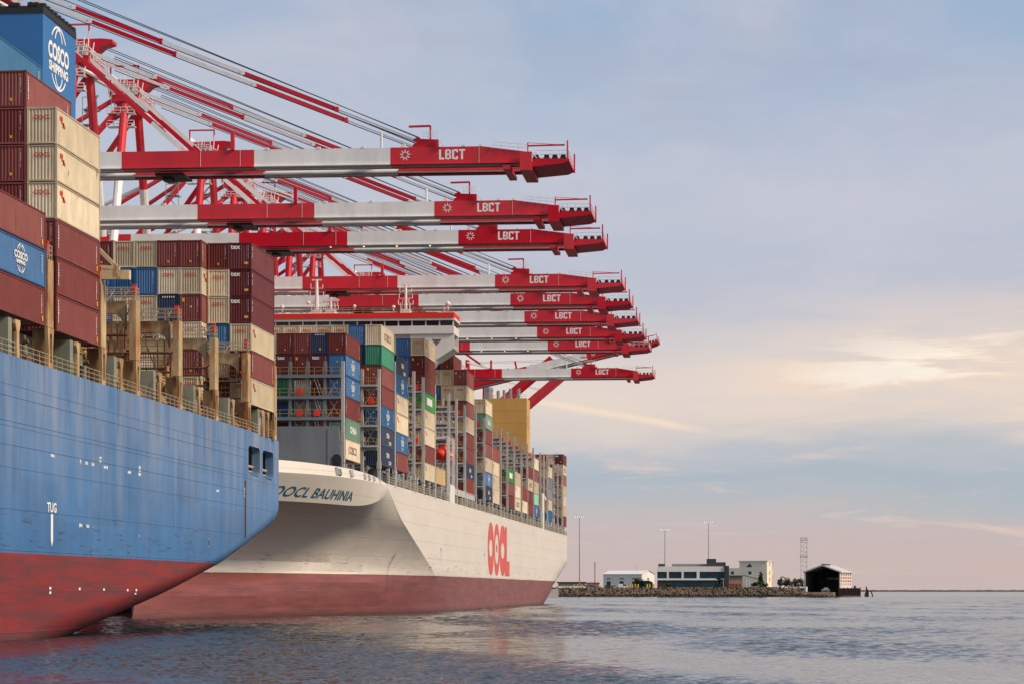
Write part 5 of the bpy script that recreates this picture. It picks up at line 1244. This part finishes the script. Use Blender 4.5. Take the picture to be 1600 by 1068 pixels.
# --- boathouse
b = Loc('boathouse', 'open fronted dark gabled boathouse with red squares along its sunlit side', 'boathouse', 1285, 1334, -radians(13.5), .0)
fw = 10.6; ze = b.z(892.5); zr = b.z(882.3); L_ = 34.
SHEDW = paint('pale shed cladding', (.66,.60,.55), .7, .08, .3); SHEDR = paint('pale grey shed roof', (.52,.52,.53), .6, .08, .3)
mb = MB(); mb.box(fw-.4, fw, 0, L_, 1.5, ze); b.part(mb, 'side_wall', SHEDW)
mb = MB(); mb.box(-fw, -fw+.4, 0, L_, 1.5, ze); b.part(mb, 'side_wall', SHEDW)
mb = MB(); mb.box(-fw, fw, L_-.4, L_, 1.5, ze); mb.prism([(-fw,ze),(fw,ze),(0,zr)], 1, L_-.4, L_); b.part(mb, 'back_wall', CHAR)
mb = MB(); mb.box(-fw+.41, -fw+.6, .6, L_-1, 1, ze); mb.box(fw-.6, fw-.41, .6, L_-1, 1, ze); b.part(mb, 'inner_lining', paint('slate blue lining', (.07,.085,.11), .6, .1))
for s_ in (-1,1):
    mb = MB(); mb.prism([(s_*(fw+.7),ze-.5),(s_*(fw+.7),ze-.1),(0,zr+.35),(0,zr-.05)], 1, -.9, L_+.6); b.part(mb, 'roof_slope', SHEDR)
    mb = MB(); mb.box(min(s_*fw,s_*(fw-.7)), max(s_*fw,s_*(fw-.7)), -.3, -.01, .5, ze-.1); b.part(mb, 'front_post', SHEDW)
mb = MB(); mb.prism([(-fw-.7,ze-.6),(-fw-.7,ze+.1),(0,zr+.5),(fw+.7,ze+.1),(fw+.7,ze-.6),(0,zr-.3)], 1, -1.05, -.91); b.part(mb, 'gable_fascia', SHEDW)
mb = MB(); mb.box(-.9,.9,1,L_*.55,zr+.2,zr+.9); b.part(mb, 'ridge_vent', CHAR)
for r_ in range(4):
    for k in range(5): mb = MB(); y = 3.5+6.4*k; z = b.z(896.7)-r_*1.85; mb.box(fw+.005, fw+.08, y-1.6 if r_ < 3 else y-.9, y+1.6 if r_ < 3 else y+.9, z-.55, z+.55); b.part(mb, 'red_square', REDP)
mb = MB(); mb.box(-4, 7, L_-.6, L_-.42, b.z(902.5)-.5, b.z(902.5)+.5); b.part(mb, 'far_window', WALLW)
# --- pilot boat inside
b = Loc('moored_boat', 'white cabin boat berthed inside the open boathouse', 'boat', 1290, 1336, -radians(10), 0)
mb = MB(); sec = [(-6,.3,2.2),(-3,2.0,2.3),(2,2.6,1.9),(8,2.5,1.7)]
vs = []
for y, hw, sh in sec: vs += [(-hw,y,sh),(-hw*.7,y,-.4),(hw*.7,y,-.4),(hw,y,sh)]
fs = []
for i in range(3):
    for j in range(3): fs.append((i*4+j,(i+1)*4+j,(i+1)*4+j+1,i*4+j+1))
    fs.append((i*4+3,(i+1)*4+3,(i+1)*4,i*4))
fs += [(0,1,2,3),(15,14,13,12)]; mb.add(vs, fs); b.part(mb, 'hull', WALLW)
mb = MB(); mb.prism([(-1.5,2.0),(6,1.8),(6,4.2),(-.8,4.2)], 0, -2.1, 2.1); cb = b.part(mb, 'cabin', WALLW)
for k in range(3): mb = MB(); mb.box(-1.8+1.25*k, -.75+1.25*k, -1.45, -1.2, 3.0, 3.8); b.part(mb, 'windscreen', CHAR, cb)
mb = MB(); mb.box(-2.2,2.2,.5,5,4.2,4.4); mb.box(-1.2,1.2,1.5,4,4.4,5.3); b.part(mb, 'flybridge', WALLW)
# --- fender dock and dolphin piles
b = Loc('fender_dock', 'dark timber fender dock beside the boathouse', 'dock', 1327, 1326, None, 0)
TIMB = paint('dark creosoted timber', (.06,.03,.025), .85, .3, .5)
for k in range(16): x = b.x(1311+33*k/15); mb = MB(); mb.tube((x,0,-2),(x,0,b.z(917.5)-(k%3)*.3+.3),.3,6); b.part(mb, 'pile', TIMB)
mb = MB(); mb.box(b.x(1310), b.x(1344), .3, 5, .6, b.z(918)); b.part(mb, 'walkway', TIMB)
mb = MB(); mb.cbox((b.x(1335.5),1,b.z(916)),(1.2,1,1.4)); b.part(mb, 'bollard', TIMB)
b = Loc('mooring_dolphin', 'leaning cluster of dark piles standing in open water at the point', 'piles', 1355, 1322, None, 0)
for dx, dz, ln in ((-.5,6.9,.1),(.1,5.5,-.1),(.5,4.6,.2),(2.2,4.4,1.6),(-1.0,3.4,-.5)): mb = MB(); mb.tube((dx+ln,0,-2),(dx,0,dz-1),.36,6); b.part(mb, 'pile', TIMB)
mb = MB(); mb.box(-.6,2.6,-.3,.3,3.0,3.3); b.part(mb, 'cross_piece', TIMB)
b = Loc('beacon_post', 'small dark marker post on the rocks near the low shore', 'post', 1250, DS-3, None, 0)
mb = MB(); mb.tube((0,0,-1),(0,0,4.4),.2,6); b.part(mb, 'shaft', TIMB); mb = MB(); mb.box(-2.6,-.4,-.6,.8,-.5,1.9); b.part(mb, 'footing', TIMB)
b = Loc('white_post', 'white marker post at the left corner of the boathouse', 'post', 1259.5, 1328, None, 2.6)
mb = MB(); mb.tube((0,0,0),(0,0,3.2),.75,8); b.part(mb, 'shaft', WALLW)
# --- lattice tower
b = Loc('lattice_tower', 'slender square lattice tower rising behind the boathouse', 'tower', 1256, 1410, None, 4)
hw = 1.85; zt = b.z(839); LAT = paint('grey lattice steel', (.42,.42,.42), .6, .1, 1)
for sx in (-1,1):
    for sy in (-1,1): mb = MB(); mb.beam((sx*hw,sy*hw,0),(sx*hw,sy*hw,zt),.28); b.part(mb, 'tower_leg', LAT)
mb = MB(); n = 11
for k in range(n):
    z0, z1 = zt*k/n, zt*(k+1)/n
    for sy in (-1,1):
        mb.beam((-hw,sy*hw,z0),(hw,sy*hw,z1),.13); mb.beam((-hw,sy*hw,z1),(hw,sy*hw,z1),.16)
        mb.beam((sy*hw,-hw,z1),(sy*hw,hw,z0),.13); mb.beam((sy*hw,-hw,z1),(sy*hw,hw,z1),.16)
b.part(mb, 'bracing', LAT, kind='stuff')
for z, h_ in ((zt*.62,1.7),(zt-1.7,1.5)): mb = MB(); mb.box(-hw-.5,hw+.5,-hw-.5,hw+.5,z,z+.2); mb.rail([(-hw-.5,-hw-.5,z),(hw+.5,-hw-.5,z)],h_,.06,.7); b.part(mb, 'platform', LAT)
# --- high mast lights
LAMP = emit('lit floodlight lens', (1.0,.95,.85), 2.2)
for px, top, d, lab in ((905.5,806,1335,'tall floodlight mast nearest the white ship stern'),(1039,826,1345,'floodlight mast rising in front of the office building'),(1107,814,1420,'floodlight mast rising from behind the office plant room')):
    b = Loc('light_mast', lab, 'light mast', px, d, None, LANDZ, 'floodlight masts on the headland'); zt = b.z(top)
    mb = MB(); mb.tube((0,0,-.5),(0,0,zt),.34,8,.18); b.part(mb, 'pole', STEEL)
    mb = MB(); mb.beam((-2.4,0,zt),(2.4,0,zt),.22); mb.beam((0,-2,zt),(0,2,zt),.22); b.part(mb, 'crossarm', STEEL)
    for x, y in ((-2.3,0),(2.3,0),(0,-1.9),(0,1.9),(-1.2,-.8),(1.2,-.8)): mb = MB(); mb.box(x-.22,x+.22,y-.2,y+.2,zt-.3,zt-.13); b.part(mb, 'floodlight', LAMP)
for px, top, d, lab, r_ in ((929.5,877.5,1330,'short dark pole on the left of the warehouse',.22),(1198,896,1390,'thin pole right of the white block',.1)):
    b = Loc('utility_pole', lab, 'pole', px, d); mb = MB(); mb.tube((0,0,-.5),(0,0,b.z(top)),r_,6); b.part(mb, 'shaft', TIMB); mb = MB(); mb.box(-.3,.3,-.3,.3,b.z(top)-.3,b.z(top)); b.part(mb, 'cap', TIMB)
# --- low stores shed, barrier, bollards, net store, vehicles
b = Loc('storage_shed', 'long low grey shed with dark roof by the white ship stern', 'shed', 893, 1345)
mb = MB(); mb.box(b.x(872), b.x(915), 0, 8, -1, b.z(910)); b.part(mb, 'wall', paint('grey stone wall', (.25,.22,.2), .85, .2, .6)); mb = MB(); mb.box(b.x(870), b.x(916), -.6, 8.5, b.z(909.9), b.z(908)); b.part(mb, 'roof', CHAR)
b = Loc('red_shed', 'small red roofed shed beside the dark pole', 'shed', 926, 1350)
mb = MB(); mb.box(b.x(916), b.x(936), 0, 7, -1, b.z(912)); b.part(mb, 'wall', WALLW); mb = MB(); mb.box(b.x(915.5), b.x(937), -.5, 7.5, b.z(911.9), b.z(909)); b.part(mb, 'roof', REDP)
b = Loc('concrete_barrier', 'long white concrete barrier along the shore edge', 'barrier', 893, DS+14)
for k in range(9): x = b.x(867+48*k/9); mb = MB(); mb.prism([(-.35,-.2),(.35,-.2),(.18,.9),(-.18,.9)], 0, x, x+1.85); b.part(mb, 'block', WALLW)
b = Loc('net_store', 'green net covered store beside the yellow bollards', 'store', 1007, 1340)
mb = MB(); mb.prism([(b.x(993),0),(b.x(1020),0),(b.x(1020),b.z(909)),(b.x(1014),b.z(906)),(b.x(998),b.z(906)),(b.x(993),b.z(908.5))], 1, 0, 6); b.part(mb, 'net_cover', GREENT)
for k in range(6): x = b.x(995+4.8*k); mb = MB(); mb.beam((x,-.2,-.2),(x,-.2,b.z(906.5)),.15); b.part(mb, 'frame_post', CHAR)
for k, px in enumerate((897,902,909,984.5,988,992.5,997,1011,1015,1021.5)):
    b = Loc('yellow_bollard', f'yellow bollard, {ORD[k] if k else "first"} from the white ship along the shore edge', 'bollard', px, DS+16, None, LANDZ, 'yellow bollards'); mb = MB(); mb.tube((0,0,-.2),(0,0,2.1),.4 if k > 2 else .3,8); b.part(mb, 'post', YEL); mb = MB(); mb.tube((0,0,2.1),(0,0,2.3),.45,8); b.part(mb, 'cap', YEL)
RUB = DARK
def car(px, d, lab, col, rz, L_=4.6, H_=1.6, van=False):
    b = Loc('parked_car' if not van else 'parked_van', lab, 'van' if van else 'car', px, d, rz, LANDZ, 'vehicles parked on the headland'); h = L_/2
    prof = [(-h,.35),(h,.35),(h,.95),(h*.55,1.0),(h*.25,H_),(-h*.75,H_),(-h*.98,.95)] if not van else [(-h,.35),(h,.35),(h,1.05),(h*.72,1.2),(h*.5,H_),(-h,H_)]
    mb = MB(); mb.prism(prof, 1, -.88, .88); bd = b.part(mb, 'body', paint(col[0]+' car paint', col[1], .3, .05, spec=.6))
    mb = MB(); mb.prism([(h*.46,1.02),(h*.22,H_-.12),(-h*.7,H_-.12),(-h*.88,1.02)] if not van else [(h*.66,1.2),(h*.5,H_-.2),(-h*.1,H_-.2),(-h*.1,1.2)], 1, -.9, .9); b.part(mb, 'side_window', CHAR)
    for x in (-h*.62,h*.62):
        for y in (-.8,.8): mb = MB(); mb.tube((x,y-.12,.34),(x,y+.12,.34),.34,10); b.part(mb, 'wheel', DARK)
CP = {'white': (.72,.72,.72), 'dark': (.03,.035,.04), 'silver': (.35,.37,.4), 'bluegrey': (.10,.16,.22)}
car(974, 1326, 'white van parked in front of the warehouse', ('white', CP['white']), .05, 5.6, 2.4, True)
car(951, 1328, 'dark car parked left of the white van', ('dark', CP['dark']), .1); car(960.5, 1330, 'silver car between the dark car and the white van', ('silver', CP['silver']), .0)
car(917, 1322, 'grey car below the red roofed shed', ('bluegrey', CP['bluegrey']), .1); car(925, 1322, 'dark car at the foot of the dark pole', ('dark', CP['dark']), .0); car(933.5, 1323, 'silver car at the right end of the red roofed shed', ('silver', CP['silver']), .1)
# --- trees and shrubs
LEAF = paint('dark shrub leaf', (.035,.055,.022), .7, .4, .9); BARK = paint('bark', (.07,.05,.035), .9, .2)
def tree(px, d, w_, h_, lab, conic=False, z=LANDZ, seed=1, name='tree', n=420):
    b = Loc(name, lab, 'tree' if name == 'tree' else 'shrub', px, d, None, z); r = random.Random(seed); mb = MB(); mb.tube((0,0,-.3),(r.uniform(-.3,.3),0,h_*.55),.22+h_*.015,6,.08)
    for k in range(4): a = r.uniform(0,6.28); mb.tube((0,0,h_*(.2+.1*k)),(cos(a)*w_*.3,sin(a)*w_*.3,h_*(.42+.12*k)),.1,5,.04)
    b.part(mb, 'trunk', BARK); mb = MB()
    cl = [(r.uniform(-1,1)*w_*.36*(1-.0*k), r.uniform(-1,1)*w_*.36, h_*r.uniform(.3,.85), r.uniform(.16,.3)*w_) for k in range(9)] if not conic else [(r.uniform(-.1,.1)*w_, r.uniform(-.1,.1)*w_, h_*(.15+.1*k), w_*.5*(1-.105*k)) for k in range(9)]
    for k in range(n):
        cx_, cy_, cz_, cr_ = r.choice(cl); v = Vector((r.gauss(0,1),r.gauss(0,1),r.gauss(0,1))).normalized()*cr_*r.uniform(.5,1.08); p = Vector((cx_,cy_,max(.15,cz_+v.z*.8)))+Vector((v.x,v.y,0)); s_ = r.uniform(.28,.6)*(.7+h_*.05)
        q = Matrix.Rotation(r.uniform(0,6.3),3,'Z') @ Matrix.Rotation(r.uniform(0,3.1),3,'X'); vs = [p+q@Vector(t)*s_ for t in ((-1,-.5,0),(.2,-.7,.2),(1,.4,0),(-.3,.8,.15))]; mb.add(vs, [(0,1,2,3)])
    b.part(mb, 'crown', LEAF)
tree(1226, 1330, 7.5, 6.0, 'dark bushy tree left of the lattice tower, first of the clump', seed=2); tree(1238, 1334, 6, 4.6, 'low shrubby tree in the middle of the clump by the boathouse', seed=3); tree(1249, 1338, 7, 6.8, 'tallest bushy tree of the clump, against the boathouse wall', seed=4, z=4)
tree(1219, 1345, 4, 6.3, 'thin dark tree at the left edge of the clump', seed=14)
tree(1189, 1328, 4.6, 9.2, 'pointed conifer in front of the white block', True, seed=5); tree(1179, 1326, 4.5, 3.6, 'round shrub left of the pointed conifer', seed=6, name='shrub'); tree(1196, 1327, 3.6, 2.6, 'small shrub right of the pointed conifer', seed=9, name='shrub', n=200)
tree(1044, 1312, 3.2, 4.4, 'small tree before the dark ground floor at the left of the office', seed=7, n=220); tree(1124, 1312, 4.2, 6.4, 'slim tree before the right windows of the office', seed=8, n=240); tree(999, 1335, 5.5, 6.0, 'tree above the green net store', seed=10, n=240)
mb = MB(); r = random.Random(4)
for k in range(2600):
    px = r.uniform(1030, 1215); p = W(px, CY, DS+9.5+r.uniform(0,5)); p.z = LANDZ; h_ = r.uniform(.2,.8); a = r.uniform(0,3.1); dv = Vector((cos(a),sin(a),0))*.3; mb.add([p-dv, p+dv, p+Vector((r.uniform(-.2,.2),0,h_))], [(0,1,2)])
o = mb.build('grass', LEAF, kind='stuff'); o['label'] = 'rough green grass along the top of the rock slope'; o['category'] = 'grass'
# --- distant breakwater along the horizon
mb = MB(); A = W(1330, CY, 5200); B = W(2300, CY, 5200); r = random.Random(9); n = 160; vs = []
for k in range(n+1):
    p = A+(B-A)*(k/n); h_ = 4.0+r.uniform(-.5,.7); vs += [(p.x,p.y-7,-1),(p.x,p.y-2,h_),(p.x,p.y+2,h_),(p.x,p.y+8,-1)]
mb.add(vs, [(4*i+j,4*i+4+j,4*i+5+j,4*i+1+j) for i in range(n) for j in range(3)]); o = mb.build('breakwater', paint('distant dark stone', (.09,.09,.1), .9, .2, .02)); tag(o, 'long low dark breakwater along the horizon on the right', 'breakwater')
